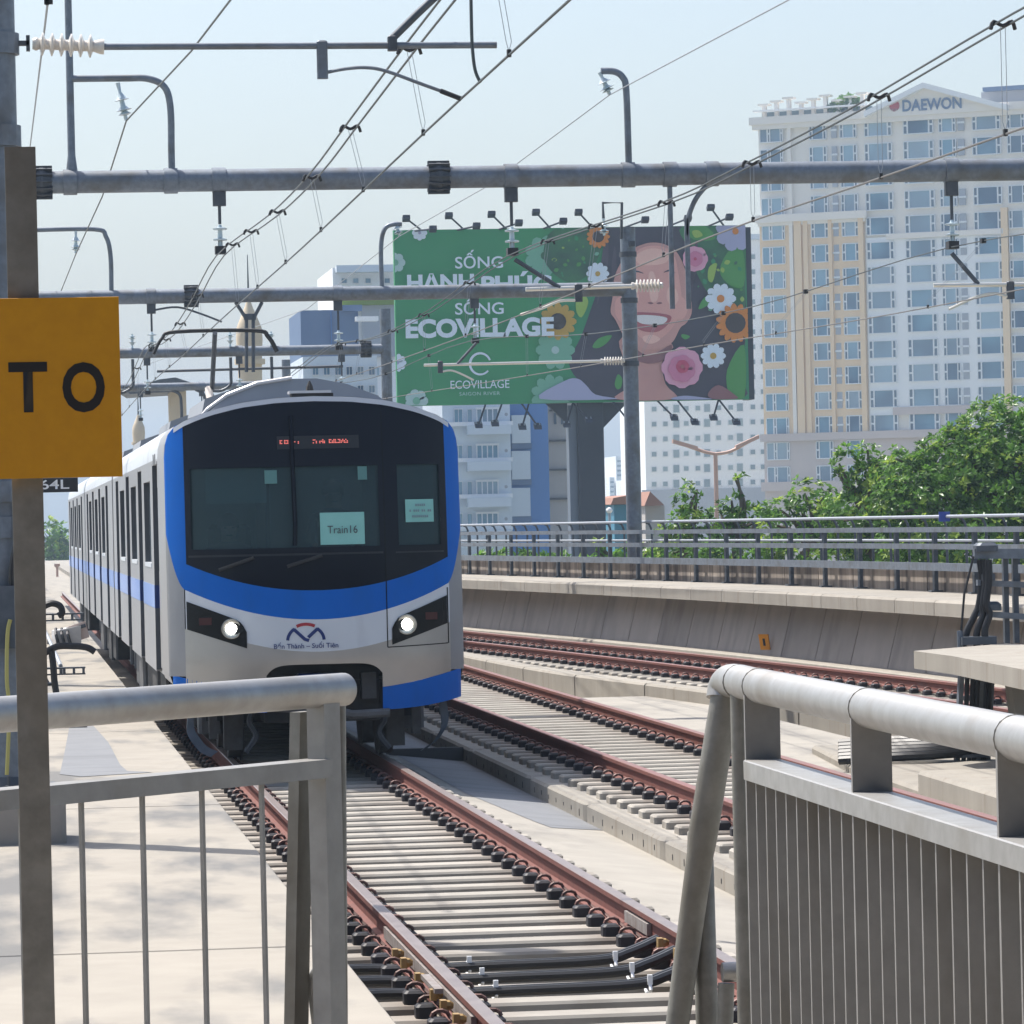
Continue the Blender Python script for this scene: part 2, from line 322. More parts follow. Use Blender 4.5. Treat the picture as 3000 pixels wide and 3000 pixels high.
def path_at(pts, y):
    for (x0, y0), (x1, y1) in zip(pts, pts[1:]):
        if y0 <= y <= y1: return x0 + (x1-x0)*(y-y0)/(y1-y0)
    return pts[0][0] if y < pts[0][1] else pts[-1][0]
WALL = [(13.6, -5), (13.55, 40), (13.4, 48), (13.05, 56), (12.65, 64), (12.05, 72.5), (11.25, 81), (10.25, 90), (9.3, 99), (8.6, 108), (8.2, 118), (8.0, 130), (8.0, 400)]
WALL = [(p.x, p.y) for p in smoothpath([Vector((x, y, 0)) for x, y in WALL], 5)]
TR3 = [(12.6, 20), (12.45, 34), (12.2, 44), (11.75, 54), (11.05, 64), (10.15, 74), (9.15, 84), (8.3, 93), (7.4, 104), (6.8, 118), (6.5, 135)]
TR3 = [(p.x, p.y) for p in smoothpath([Vector((x, y, 0)) for x, y in TR3], 5)]
mb = MB(); lv = []; 
ys = [-8+i*4 for i in range(103)]
L = [(-4.5, y) for y in ys]; Rr = [(path_at(WALL, y)+2.0, y) for y in ys]; n = len(ys)
mb.add([(x, y, -.5) for x, y in L] + [(x, y, -.5) for x, y in Rr] + [(x, y, -2.2) for x, y in L] + [(x, y, -2.2) for x, y in Rr],
       [(i, n+i, n+i+1, i+1) for i in range(n-1)] + [(2*n+i, 2*n+i+1, 3*n+i+1, 3*n+i) for i in range(n-1)] +
       [(i, i+1, 2*n+i+1, 2*n+i) for i in range(n-1)] + [(n+i, 3*n+i, 3*n+i+1, n+i+1) for i in range(n-1)] + [(0, 2*n, 3*n, n), (n-1, 2*n-1, 4*n-1, 3*n-1)])
deck = struct(mb, 'viaduct_deck', 'concrete_bed')
for k in range(9):                                            # piers that carry the deck
    build(MB().cbox(2.2, 5.2, 12+k*34, 14.6+k*34, -12, -2.25, .2), 'pier', 'concrete', deck)
# raised station platform the camera stands on
plat = struct(MB().box(-4.5, 1.42, -6, 8.15, -.5, .9), 'station_platform', 'concrete')
# walkway slab left of the train: separate cast panels with open joints
slab = thing('walkway_slab', (-1.5, 8.2, 0), None, None, kind='structure')
cuts = [8.18, 20.4, 31.0, 42.6, 54, 66, 80, 96, 114, 140, 180, 240, 330]
for a, b in zip(cuts, cuts[1:]): build(MB().cbox(-4.5, 1.53, a+.02, b-.02, -.49, .3, .012), 'slab_panel', 'concrete_slab', slab)
for a in cuts[1:-1]: build(MB().box(-4.4, 1.50, a-.03, a+.03, -.4, .285), 'joint_filler', 'joint_dark', slab)
dp = MB()  # darker blue-grey sheet lying just above the slab
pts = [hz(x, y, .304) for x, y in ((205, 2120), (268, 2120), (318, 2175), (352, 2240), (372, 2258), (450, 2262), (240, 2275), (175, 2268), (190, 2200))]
dp.add(pts, [tuple(range(len(pts)))]); build(dp, 'grey_patch', 'concrete_grey', slab)
dp = MB(); pts = [(-2.2, 15, .304), (-.28, 15, .304), (-.30, 27, .304), (-.33, 30.4, .304), (-2.2, 30.4, .304)]  # darker blue-grey strip along the slab's left
dp.add(pts, [tuple(range(5))]); build(dp, 'grey_patch', 'concrete_grey', slab)
# raised bed on the right of the train's track, falling towards the kerb
mb = MB(); prof = [(4.0, -.49), (5.03, -.49), (5.03, -.36), (4.15, -.258), (3.98, -.254)]
mb.add([(a, y, b) for y in (8, 330) for a, b in prof], [tuple(range(4, -1, -1)), tuple(range(5, 10))] + [(i, (i+1) % 5, 5+(i+1) % 5, 5+i) for i in range(5)])
bed = struct(mb, 'track_bed', 'concrete_bed')
# darker blue-grey sheet over the bed beside the train
def bedz(x): return -.258 - (x-4.15)*.1159 + .004
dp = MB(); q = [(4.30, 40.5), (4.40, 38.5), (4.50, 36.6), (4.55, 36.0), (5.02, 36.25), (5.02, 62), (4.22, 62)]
dp.add([(x, y, bedz(x)) for x, y in q], [tuple(range(len(q)))]); build(dp, 'grey_patch', 'concrete_grey', bed)
build(MB().box(4.12, 5.02, 47.3, 47.42, -.45, -.20), 'joint_filler', 'joint_dark', bed)
# kerb between the two straight tracks: precast blocks with recessed joints
kerb = thing('kerb', (5.1, 30, -.4), 'long pale precast concrete kerb between the train and the straight empty track', 'kerb')
jy = [20.2, 24.4, 28.65, 32.9, 37.35, 41.4, 46.6, 50.8, 55, 59.2, 63.4, 67.6, 72]
kb = MB().cbox(5.02, 5.20, 0, 1, -.40, -.19, .025); me = mesh_of(kb, 'kerb_block', 'concrete_kerb')
for a, b in zip(jy, jy[1:]):
    inst('kerb_block', me, (0, a+.03, 0), kerb, scale=(1, b-a-.06, 1))
for a in jy[1:-1]: build(MB().box(5.05, 5.19, a-.045, a+.045, -.4, -.23), 'joint_filler', 'joint_dark', kerb)
wk = MB()                                                     # short weep slots stained on the kerb face
for a, b in zip(jy, jy[1:]):
    for k in range(7):
        y = a + (b-a)*(k+.7)/7.6
        wk.box(5.016, 5.03, y-.012, y+.012, -.33+.03*random.random(), -.28+.02*random.random())
tag(build(wk, 'weep_slots', 'joint_dark', kerb), kind='stuff')
struct(MB().box(5.20, 7.55, 18, 110, -.49, -.215), 'track_bed', 'concrete_bed')
struct(MB().box(7.552, 9.4, 26, 60, -.49, -.225), 'track_bed', 'concrete_bed')
# kerb beside the curving track
kp = smoothpath([Vector(p) for p in ((12.0, 26, 0), (11.3, 38, 0), (10.4, 47, 0), (9.45, 55.5, 0), (8.95, 60, 0), (8.35, 65.5, 0), (8.0, 73, 0), (7.75, 84, 0), (7.7, 100, 0))], 8)
kerb2 = thing('kerb', (9, 58, -.4), 'curved pale concrete kerb below the red rails by the grey wall', 'kerb')
seg = []; acc = 0; cur = [kp[0]]
for a, b in zip(kp, kp[1:]):
    cur.append(b); acc += (b-a).length
    if acc > 3.6: seg.append(cur); cur = [b]; acc = 0
for s_ in seg:
    d = (s_[-1]-s_[0]).normalized(); pth = [s_[0]+d*.03] + s_[1:-1] + [s_[-1]-d*.03]
    build(MB().sweep([(0, -.42), (0, -.075), (.03, -.045), (.32, -.045), (.32, -.42)], pth), 'kerb_block', 'concrete_kerb', kerb2)
build(MB().sweep([(.04, -.42), (.04, -.10), (.28, -.10), (.28, -.42)], kp), 'joint_filler', 'joint_dark', kerb2)
mb = MB(); mb.sweep([(-.05+.35, -.49), (.35, -.215), (5.2, -.215), (5.2, -.49)], [Vector(p) for p in kp])
tb3 = struct(mb, 'track_bed', 'concrete_bed')
# ---------------------------------------------------------------- railway tracks
RP = [(-.075, -.165), (.075, -.165), (.075, -.150), (.014, -.130), (.012, -.045), (.036, -.036), (.036, -.006), (.030, 0), (-.030, 0), (-.036, -.006), (-.036, -.036), (-.012, -.045), (-.014, -.130), (-.075, -.150)]
def rail_mesh(path, top):
    mb = MB(); mb.sweep(RP, path); n = len(RP)
    for i in range(len(mb.f)-2): mb.mi[i] = 1 if 6 <= i % n <= 8 else 0
    return mb
sl = MB().cbox(-1.15, 1.15, -.13, .13, -.26, 0, .016); SLEEPER = mesh_of(sl, 'sleeper', 'concrete_sleeper')
cb = MB().mat(0).cbox(.085, .19, -.06, .06, -.035, .056, .014)
cb.mat(1).tube([(.125+.045*math.cos(a), -.02, .058+.032*math.sin(a)) for a in (0, .6, 1.2, 1.8, 2.4, 3.14)] + [(.055, .03, .035)], .0105, 6)
CLIP = mesh_of(cb, 'rail_clip', ['clip_block', 'clip_steel'])
def track(center, y0, y1, ztop, headmat, sp=.645, clips=4, y00=None, y11=None):
    """center: function y -> x"""
    tr = thing('railway_track', (center((y0+y1)/2), y0, 0), None, None, kind='structure')
    a0, a1 = (y00 or y0), (y11 or y1); N = max(2, int((a1-a0)/2)); ys = [a0+(a1-a0)*i/N for i in range(N+1)]
    for s in (-1, 1):
        path = []
        for y in ys:
            dx = (center(y+.5)-center(y-.5)); path.append(Vector((center(y)+s*.745, y-s*.745*dx, ztop)))
        build(rail_mesh(path, headmat), 'rail', ['rail_rust', headmat], tr)
    y = y0
    while y < y1:
        x = center(y); rz = -math.atan(center(y+.5)-center(y-.5))
        inst('sleeper', SLEEPER, (x, y, ztop-.195), tr, rz + random.uniform(-.004, .004))
        for s in (-1, 1):
            for q in ((-1, 1) if clips == 4 else (-1,)):
                rx = x + s*.745*math.cos(rz); ry = y + s*.745*math.sin(rz)
                inst('rail_clip', CLIP, (rx, ry, ztop-.18), tr, rz + (0 if q > 0 else math.pi))
        y += sp
    return tr
XT = 2.95
t1 = track(lambda y: XT, 17.06, 62, .0, 'rail_head', y00=9, y11=160)
for y in range(0): pass
XT2 = 6.40
t2 = track(lambda y: XT2, 27.2, 72, .05, 'rail_head_rusty', y00=22, y11=130)
c3 = lambda y: path_at(TR3, y)
t3 = track(c3, 46, 92, .03, 'rail_head_rusty', y00=34, y11=125)
# insulated rail joints, bond cables and lugs
for (x, y0_, y1_) in ((XT-.745, 20.3, 25.0), (XT+.745, 24.6, 25.5)):
    for s in (-1, 1):
        build(MB().obox((x+s*.030, (y0_+y1_)/2, -.085), (.014, 0, 0), (0, (y1_-y0_)/2, 0), (0, 0, .034)), 'joint_plate', 'rail_joint', t1)
for (x, y) in ((XT-.745, 23.6), (XT-.745, 23.1), (XT-.745, 22.3), (XT-.745, 21.5), (XT-.745, 21.0), (XT-.745, 20.4), (XT+.745, 23.7), (XT+.745, 23.1)):
    mb = MB().lathe((x-.055, y, -.075), (-1, 0, .1), [(0, .014), (.02, .026), (.05, .026), (.06, .012)], 8); mb.box(x-.12, x-.09, y-.035, y+.035, -.10, -.045)
    build(mb, 'bond_lug', 'brass_lug', t1)
build(MB().obox((XT-.745-.085, 21.75, -.045), (.022, 0, 0), (0, .36, 0), (0, 0, .012)), 'joint_bar', 'rail_joint', t1)
for k, y in enumerate((23.83, 23.19, 22.54)):
    o = thing('bond_cable', (XT, y, -.2), ('black bond cable pair lying between sleepers, %s of three under white ties' % ('farthest from the station', 'middle', 'closest to the station')[k]), 'cable', 'black rail bond cables crossing the sleepers')
    for dz, dy in ((0, 0), (.0, .07)):
        pth = smoothpath([(1.62, y-.12+dy, -.17), (XT-1.0, y-.03+dy, -.175), (XT-.75, y-.03+dy, -.185), (XT-.3, y-.05+dy, -.178), (XT+.3, y-.03+dy, -.172), (XT+.50, y+.05+dy, -.14), (XT+.68, y+.16+dy, -.085)], 6)
        build(MB().tube(pth, .027, 8), 'cable_core', 'cable_black', o, smooth=True)
    for dx in (-.42, .40):
        mb = MB().tube([(XT+dx, y+.035+.10*math.cos(a), -.195+.034*math.sin(a)) for a in [i*math.pi/5 for i in range(11)]], .010, 6)
        mb.obox((XT+dx, y-.04, -.145), (.013, 0, 0), (0, .01, 0), (0, 0, .026)); build(mb, 'cable_tie', 'tie_white', o)
# ---------------------------------------------------------------- right hand boundary: leaning wall, coping, parapet, railing
wl = thing('boundary_wall', (12, 66, -.3), 'long grey leaning concrete wall behind the curving red rails', 'wall')
def off(y, d):
    dx = path_at(WALL, y+.6)-path_at(WALL, y-.6); s = math.hypot(dx, 1.2); return Vector((path_at(WALL, y)+d*1.2/s, y-d*dx/s, 0))
def run(y0, y1, d, n=4): return [off(y0+(y1-y0)*i/n, d) for i in range(n+1)]
PY = [34+2.15*i for i in range(39)]
for a, b in zip(PY, PY[1:]):
    build(MB().sweep([(0, -.3), (.30, .86), (.55, .86), (.55, -.3)], run(a+.018, b-.018, 0)), 'wall_panel', 'concrete_wall', wl)
    build(MB().sweep([(-.36, .86), (-.36, 1.04), (-.32, 1.075), (1.3, 1.075), (1.3, .86)], run(a+.012, b-.012, 0)), 'coping_panel', 'concrete_kerb', wl)
    build(MB().sweep([(1.31, .9), (1.31, 1.42), (1.36, 1.45), (1.56, 1.45), (1.56, .9)], run(a+.02, b-.02, 0)), 'parapet_panel', 'concrete_parapet', wl)
build(MB().sweep([(.05, -.3), (.33, .84), (.5, .84), (.5, -.3)], run(34, 115, 0, 60)), 'joint_filler', 'joint_dark', wl)
build(MB().sweep([(-.28, -.3), (-.28, -.02), (-.25, 0), (.02, 0), (.02, -.3)], run(34, 115, 0, 60)), 'wall_footing', 'concrete_kerb', wl)
rl = thing('parapet_railing', (13.5, 60, 1.08), 'galvanized railing of three thick bars along the top of the grey wall', 'railing')
for z, h, wd, dd in ((1.46, .058, .03, 1.05), (1.76, .04, .028, 1.07), (2.01, .038, .028, 1.09)):
    build(MB().sweep([(dd-wd, z-h), (dd+wd, z-h), (dd+wd, z+h), (dd-wd, z+h)], run(34, 113, 0, 66)), 'rail_bar', 'galv', rl)
y = 35.2
while y < 112:
    p = off(y, 1.17); d = (off(y+.3, 1.17)-off(y-.3, 1.17)).normalized(); r = Vector((d.y, -d.x, 0))
    mb = MB().obox(p+Vector((0, 0, 1.52)), r*.03, d*.055, (0, 0, .50)); mb.obox(p+Vector((0, 0, 1.09)), r*.09, d*.09, (0, 0, .012))
    build(mb, 'railing_post', 'gun_grey', rl); y += 2.15
rf = thing('fence_rail', (14, 60, 1.45), 'thin pale rail on curved grey brackets behind the thick wall railing', 'fence')
build(MB().tube([off(34+1.2*i, 1.70)+Vector((0, 0, 2.20)) for i in range(66)], .028, 8), 'rail_bar', 'galv_far', rf, smooth=True)
build(MB().tube([off(34+1.2*i, 1.78)+Vector((0, 0, 1.83)) for i in range(66)], .022, 6), 'rail_bar', 'galv_far', rf, smooth=True)
bk = MB().tube([(0, 0, 1.45), (0, 0, 1.95), (-.015, 0, 2.08), (-.055, 0, 2.16), (-.11, 0, 2.185)], .022, 6); BRK = mesh_of(bk, 'bracket', 'gun_grey')
y = 35
while y < 112:
    p = off(y, 1.80); d = off(y+.3, 1.8)-off(y-.3, 1.8); inst('bracket', BRK, (p.x, p.y, 0), rf, -math.atan2(d.x, d.y)); y += 1.06
pl = hy(2800, 1520, 48.5)
yy = 64.3; p = off(yy, 1.66); mb = MB().obox((p.x, p.y, 2.2), (.085, 0, 0), (0, .012, 0), (0, 0, .075)); 
build(mb, 'number_plate', 'cloth_blue_plate', None, label='small blue plate clipped to the thin pale fence rail', cat='plate')
ym = 69.2; p = off(ym, .02); p.z = .22
d_ = Vector((.75, -.66, 0)); r_ = Vector((d_.y, -d_.x, 0)); v_ = (Vector((0, 0, 1.16))+r_*.30).normalized(); n_ = d_.cross(v_).normalized(); n_ = n_ if n_.x < 0 else -n_
o = thing('wall_marker', p, 'small orange diamond marker fixed on the grey wall panels', 'marker')
build(MB().obox(p+n_*.015, d_*.09, v_*.13, n_*.012), 'marker_plate', 'marker_orange', o)
build(MB().obox(p+n_*.031, d_*.02, v_*.06, n_*.003), 'marker_sign', 'ink_black', o)
# unseen dark hall added behind the camera to darken reflections and camera-facing surfaces
sh = thing('dark_blocker_hall', (2, -30, -.5), None, None, kind='structure')
build(MB().box(-14, 18, -70, -1.5, 6.4, 7.0), 'blocker_roof', 'galv_dark', sh); build(MB().box(-14, 18, -70.5, -70.1, -12, 6.4), 'blocker_end_wall', 'galv_dark', sh)
for s in (-13.5, 17.5):
    build(MB().box(s-.15, s+.15, -70, -1.6, -12, 6.4), 'blocker_side_wall', 'galv_dark', sh)
for k in range(6): build(MB().tube([(-3.5, -6-11*k, .9), (-3.5, -6-11*k, 6.4)], .25, 12), 'blocker_column', 'galv_dark', sh)
# ---------------------------------------------------------------- metro train
K = .976
TY = 41.3; TX = 3.02
train = thing('metro_train', (TX, TY, 0), 'blue and silver metro train with black windscreen mask and lit headlights', 'train')
HW = 1.435
def fz(z): return 2.3 + (z-2.3)*K
def fx(px_x): return (px_x-3.08)*K
def yf(x, z):
    a = min(1, abs(x)/HW); return .10*a*a + .36*a**5 + .045*max(0, z-1.25)**2 + (.10*(1.0-z) if z < 1.0 else 0)
ROOF = [(-1.435, 2.98), (-1.425, 3.10), (-1.395, 3.20), (-1.33, 3.28), (-1.22, 3.34), (-1.0, 3.42), (-.7, 3.49), (-.35, 3.53), (0, 3.54), (.35, 3.53), (.7, 3.49), (1.0, 3.42), (1.22, 3.34), (1.33, 3.28), (1.395, 3.20), (1.425, 3.10), (1.435, 2.98)]
def zroof(x):
    for (x0, z0), (x1, z1) in zip(ROOF, ROOF[1:]):
        if x0 <= x <= x1: return z0+(z1-z0)*(x-x0)/(x1-x0)
    return 2.98
def interp(tab, x):
    if x <= tab[0][0]: return tab[0][1]
    for (x0, z0), (x1, z1) in zip(tab, tab[1:]):
        if x <= x1: return z0+(z1-z0)*(x-x0)/(x1-x0)
    return tab[-1][1]
def patch(name, mat, x0, x1, zlo, zhi, offs=0.0, nx=28, nz=10, parent=None, thick=.012):
    """a curved panel of the cab front between two height curves; offs = how far it stands proud"""
    mb = MB(); zl = zlo if callable(zlo) else (lambda x: zlo); zh = zhi if callable(zhi) else (lambda x: zhi); vs = []
    for lay in (0, thick):
        for i in range(nx+1):
            x = x0+(x1-x0)*i/nx
            for j in range(nz+1):
                z = zl(x)+(zh(x)-zl(x))*j/nz; vs.append((TX+x, TY+yf(x, z)-offs+lay, z))
    m_ = nz+1; T = (nx+1)*m_
    fs = [(i*m_+j, (i+1)*m_+j, (i+1)*m_+j+1, i*m_+j+1) for i in range(nx) for j in range(nz)]
    fs += [tuple(T+k for k in reversed(f)) for f in fs]
    edge = [i*m_ for i in range(nx+1)] + [nx*m_+j for j in range(1, nz+1)] + [i*m_+nz for i in range(nx-1, -1, -1)] + [j for j in range(nz-1, 0, -1)]
    fs += [(edge[i], edge[(i+1) % len(edge)], T+edge[(i+1) % len(edge)], T+edge[i]) for i in range(len(edge))]
    mb.add(vs, fs); return build(mb, name, mat, parent or train, smooth=True)
XL, XR = -1.255, 1.285                        # sides of the black mask
zblack = lambda x: 1.665 + .285*(abs(x)/1.27)**2.1
zblue = lambda x: 1.385 + .31*(abs(x)/1.27)**2
zwhite = lambda x: 1.075 + .075*(x/.6)**2 if abs(x) < .6 else 1.15 + .25*(abs(x)-.6)
rim = lambda x: zroof(x) - .05
W0, W1, W2, W3, WZ0, WZ1 = -1.20, .605, .79, 1.215, 2.08, 2.86   # windscreen and door window openings
cabf = patch('cab_front', 'train_mask', XL, XR, WZ1, rim)
patch('mask_bottom', 'train_mask', XL, XR, zblack, WZ0, parent=cabf)
patch('mask_pillar', 'train_mask', XL, W0, WZ0, WZ1, parent=cabf, nx=3); patch('mask_pillar', 'train_mask', W1, W2, WZ0, WZ1, parent=cabf, nx=4); patch('mask_pillar', 'train_mask', W3, XR, WZ0, WZ1, parent=cabf, nx=3)
patch('windscreen', 'windscreen', W0-.01, W1+.01, WZ0-.01, WZ1+.01, -.02, parent=cabf, thick=.01); patch('door_window', 'windscreen', W2-.01, W3+.01, WZ0-.01, WZ1+.01, -.02, parent=cabf, thick=.01)
for (a, b, z0, z1) in ((W0-.03, W1+.03, WZ0-.075, WZ0-.055), (W2-.03, W3+.03, WZ0-.075, WZ0-.06)): patch('window_trim', 'led_panel', a, b, z0, z1, .008, parent=cabf, nz=1)
patch('roof_rim', 'train_rim', -1.34, 1.34, rim, lambda x: zroof(x)-.002, .006, parent=cabf, nz=2)
patch('blue_band', 'train_blue', XL, XR, zblue, zblack, parent=cabf)
def sidelo(x):
    return zblue(x) + .45*max(0, (abs(x)-1.27)/.165)**2
patch('blue_corner', 'train_blue', -HW, XL, sidelo, lambda x: min(zroof(x), 3.29), parent=cabf, nx=10, nz=30)
patch('blue_corner', 'train_blue', XR, HW, sidelo, lambda x: min(zroof(x), 3.29), parent=cabf, nx=10, nz=30)
ZB = .74
patch('white_band', 'train_white', -1.27, 1.29, zwhite, zblue, parent=cabf, nz=4)
patch('lower_panel', 'train_lower', -1.28, -.52, .72, zwhite, parent=cabf, nz=8)
patch('lower_panel', 'train_lower', -.52, .60, lambda x: .955-.10*max(0, abs((x-.04)/.56))**8, zwhite, parent=cabf, nz=4, nx=40)
zsk = lambda x: .72 + .16*max(0, (abs(x)-.6)/.83)**1.3
patch('lower_panel', 'train_lower', .60, 1.29, zsk, zwhite, parent=cabf, nz=8)
for s in (-1, 1):
    a, b = (-HW, -1.28) if s < 0 else (1.29, HW)
    patch('corner_panel', 'train_silver', a, b, lambda x: .86, lambda x: max(sidelo(x), .9), parent=cabf, nx=8, nz=16)
patch('skirt', 'train_blue', .60, 1.40, lambda x: .50+.09*max(0, (x-.6)/.8)**2, lambda x: zsk(x)-.002, parent=cabf, nx=20)
patch('skirt', 'train_blue', -1.40, -.52, lambda x: .50+.09*max(0, (-x-.52)/.9)**2, lambda x: (zsk(x) if x < -.6 else .72)-.002, parent=cabf, nx=20)
# emergency door seam, wipers
for pts in ([(.655, 3.38), (.655, 1.10)], [(.655, 1.10), (1.26, 1.12)], [(1.27, 1.12), (1.27, 1.66)]):
    pp = [(a[0]+(b[0]-a[0])*i/12, a[1]+(b[1]-a[1])*i/12) for a, b in [(pts[0], pts[1])] for i in range(13)]
    build(MB().tube([(TX+x, TY+yf(x, z)-.001, z) for x, z in pp], .006, 5), 'door_seam', 'lamp_black', cabf)
for (x0, z0, x1, z1) in ((-.95, 1.88, -.62, 1.99), (-.30, 1.90, .04, 2.0)):
    build(MB().tube([(TX+x0, TY+yf(x0, z0)-.03, z0), (TX+x1, TY+yf(x1, z1)-.05, z1)], .018, 6), 'wiper', 'clamp_black', cabf)
for (px, py, r_) in ((905, 1230, 0),): 
    build(MB().tube([(TX+x, TY+yf(x, z)-.02, z) for x, z in ((-.22, 3.35), (-.22, 2.9), (-.21, 2.3), (-.22, 2.1))], .022, 6), 'centre_bar', 'train_mask', cabf)
# headlights
for s in (-1, 1):
    tz = lambda x: 1.585 - .39*(1.265-abs(x)) - (.085*max(0, (.80-abs(x))/.10)**2.2); bz = lambda x: 1.315 - .34*(1.265-abs(x))
    a, b = (-1.262, -.70) if s < 0 else (.70, 1.262)
    hl = patch('headlight', 'lamp_black', a, b, bz, tz, .008, nx=18, nz=6)
    x = s*.845; z = 1.315; y = TY+yf(x, z)
    mb = MB().mat(0).lathe((TX+x, y-.006, z), (0, -1, 0), [(0, .098), (.016, .098), (.018, .086), (.003, .05)], 24); 
    build(mb, 'lamp_ring', 'lamp_bowl', hl, smooth=True)
    mb = MB().lathe((TX+x, y-.012, z), (0, -1, 0), [(0, .050), (.014, .050), (.026, .03)], 20); build(mb, 'lamp_lens', 'lamp_light', hl, smooth=True)
    mb = MB().obox((TX+s*1.06, TY+yf(1.06, 1.38)-.016, 1.39), (.09, -.004, -.0), (0, .004, 0), (0, 0, .035)); build(mb, 'tail_lamp', 'tail_red', hl)
# coupler bay
build(MB().box(TX-.52, TX+.60, TY+.45, TY+1.2, .38, 1.0), 'coupler_bay', 'train_under', cabf)
mb = MB().cbox(TX-.25, TX+.28, TY+.05, TY+.42, .62, .86, .05); build(mb, 'coupler', 'train_navy', cabf)
mb = MB().tube([(TX-.5, TY+.12, .55), (TX+.15, TY+.06, .50), (TX+.3, TY+.04, .46), (TX+.66, TY+.05, .47)], .045, 8); build(mb, 'lower_bar', 'train_under_grey', cabf)
build(MB().box(TX+.42, TX+.56, TY+.30, TY+.44, .60, .85), 'bay_plate', 'train_under_grey', cabf)
# destination display, notices, emblem
disp = patch('destination_display', 'led_panel', -.36, .43, 3.03, 3.155, .01, nz=2); mb = MB()
random.seed(3); x = -.335
while x < .32:
    if not (-.15 < x < -.07) and random.random() < .93:
        for z in (3.085, 3.099, 3.113):
            if random.random() < .68: mb.box(TX+x, TX+x+.010, TY+yf(x, z)-.016, TY+yf(x, z)-.012, z-.0045, z+.0045)
    x += .0145 if random.random() < .86 else .034
tag(build(mb, 'display_lettering', 'led_red', disp), kind='stuff')
def paper(name, x0, x1, z0, z1, mat='paper_mint'): return patch(name, mat, x0, x1, z0, z1, -.008, nx=4, nz=3, thick=.003)
pa = paper('paper_notice', .03, .46, 2.10, 2.41)
text_part('Train16', .1, (TX+.245, TY+yf(.245, 2.25)-.002, 2.245), (1, .015, 0), (0, 0, 1), 'notice_lettering', 'galv_dark', pa, .001, fit=(.29, .075))
pb = paper('paper_notice', .865, 1.15, 2.30, 2.52)
for k, (a, b) in enumerate(((.965, 1.055), (.905, 1.125), (.93, 1.10))):
    z = 2.465-.055*k; x = a; mb = MB()
    while x < b: mb.box(TX+x, TX+x+.014, TY+yf(x, z)-.002, TY+yf(x, z)+.002, z-.011, z+.011); x += .021 if random.random() < .8 else .04
    tag(build(mb, 'notice_lettering', 'cab_wall', pb), kind='stuff')
paper('window_sticker', -.49, -.37, 2.70, 2.83, 'sticker_mint'); paper('window_sticker', .41, .50, 2.72, 2.85, 'sticker_mint')
em = None
def strip(pts, wd, name, mat):
    mb = MB(); P = [Vector((TX+x, TY+yf(x, z)-.004, z)) for x, z in pts]; vs = []; fs = []
    for i, p in enumerate(P):
        d = (P[min(i+1, len(P)-1)]-P[max(0, i-1)]); d.y = 0; d.normalize(); nrm = Vector((-d.z, 0, d.x))*wd/2; vs += [p+nrm, p-nrm, p+nrm+Vector((0, .006, 0)), p-nrm+Vector((0, .006, 0))]
    for i in range(len(P)-1): a = i*4; fs += [(a, a+1, a+5, a+4), (a+2, a+6, a+7, a+3), (a, a+4, a+6, a+2), (a+1, a+3, a+7, a+5)]
    mb.add(vs, fs); return build(mb, name, mat, em or train)
ex, ez = -.135, 1.185; ew = .175
em = strip([(ex+ew*math.cos(a), ez+.145*math.sin(a)) for a in [R(178)-i*R(50)/8 for i in range(9)]], .03, 'emblem', 'emblem_navy')
strip([(ex+ew*math.cos(a), ez+.145*math.sin(a)) for a in [R(2)+i*R(50)/8 for i in range(9)]], .03, 'emblem_arc', 'emblem_navy')
strip([(ex+ew*math.cos(a), ez+.145*math.sin(a)+.012) for a in [R(60)+i*R(60)/8 for i in range(9)]], .03, 'emblem_arc', 'emblem_red')
strip([(ex-.115, ez+.112), (ex-.01, ez+.012), (ex+.03, ez+.0)], .032, 'emblem_stroke', 'emblem_navy'); strip([(ex+.115, ez+.112), (ex+.022, ez+.03)], .032, 'emblem_stroke', 'emblem_navy')
text_part('Bến Thành – Suối Tiên', .1, (TX+ex, TY+yf(ex, 1.15)-.008, 1.142), (1, 0, 0), (0, 0, 1), 'route_lettering', 'emblem_navy', em, .003, fit=(.62, .062), bold=.01)
# cab interior seen through the glass
ci = build(MB().box(TX-1.35, TX+1.35, TY+2.2, TY+2.25, .9, 3.2), 'cab_interior', 'cab_wall', train)
build(MB().box(TX-1.25, TX+1.2, TY+.62, TY+1.1, 1.5, 2.02), 'cab_desk', 'cab_dark', ci)
build(MB().box(TX-1.25, TX+1.25, TY+.6, TY+2.2, 1.0, 1.05), 'cab_floor', 'cab_dark', ci)
build(MB().box(TX-1.04, TX-.45, TY+.55, TY+.57, 2.52, 2.86), 'sun_blind', 'cab_blind', ci)
build(MB().box(TX-.46, TX-.42, TY+.6, TY+2.1, 1.4, 2.75), 'cab_post', 'cab_dark', ci); build(MB().box(TX+.62, TX+.76, TY+.6, TY+2.1, 1.4, 2.9), 'cab_post', 'cab_dark', ci)
build(MB().cbox(TX-.98, TX-.55, TY+1.55, TY+1.72, 1.55, 2.32, .05), 'driver_seat', 'cab_dark', ci)
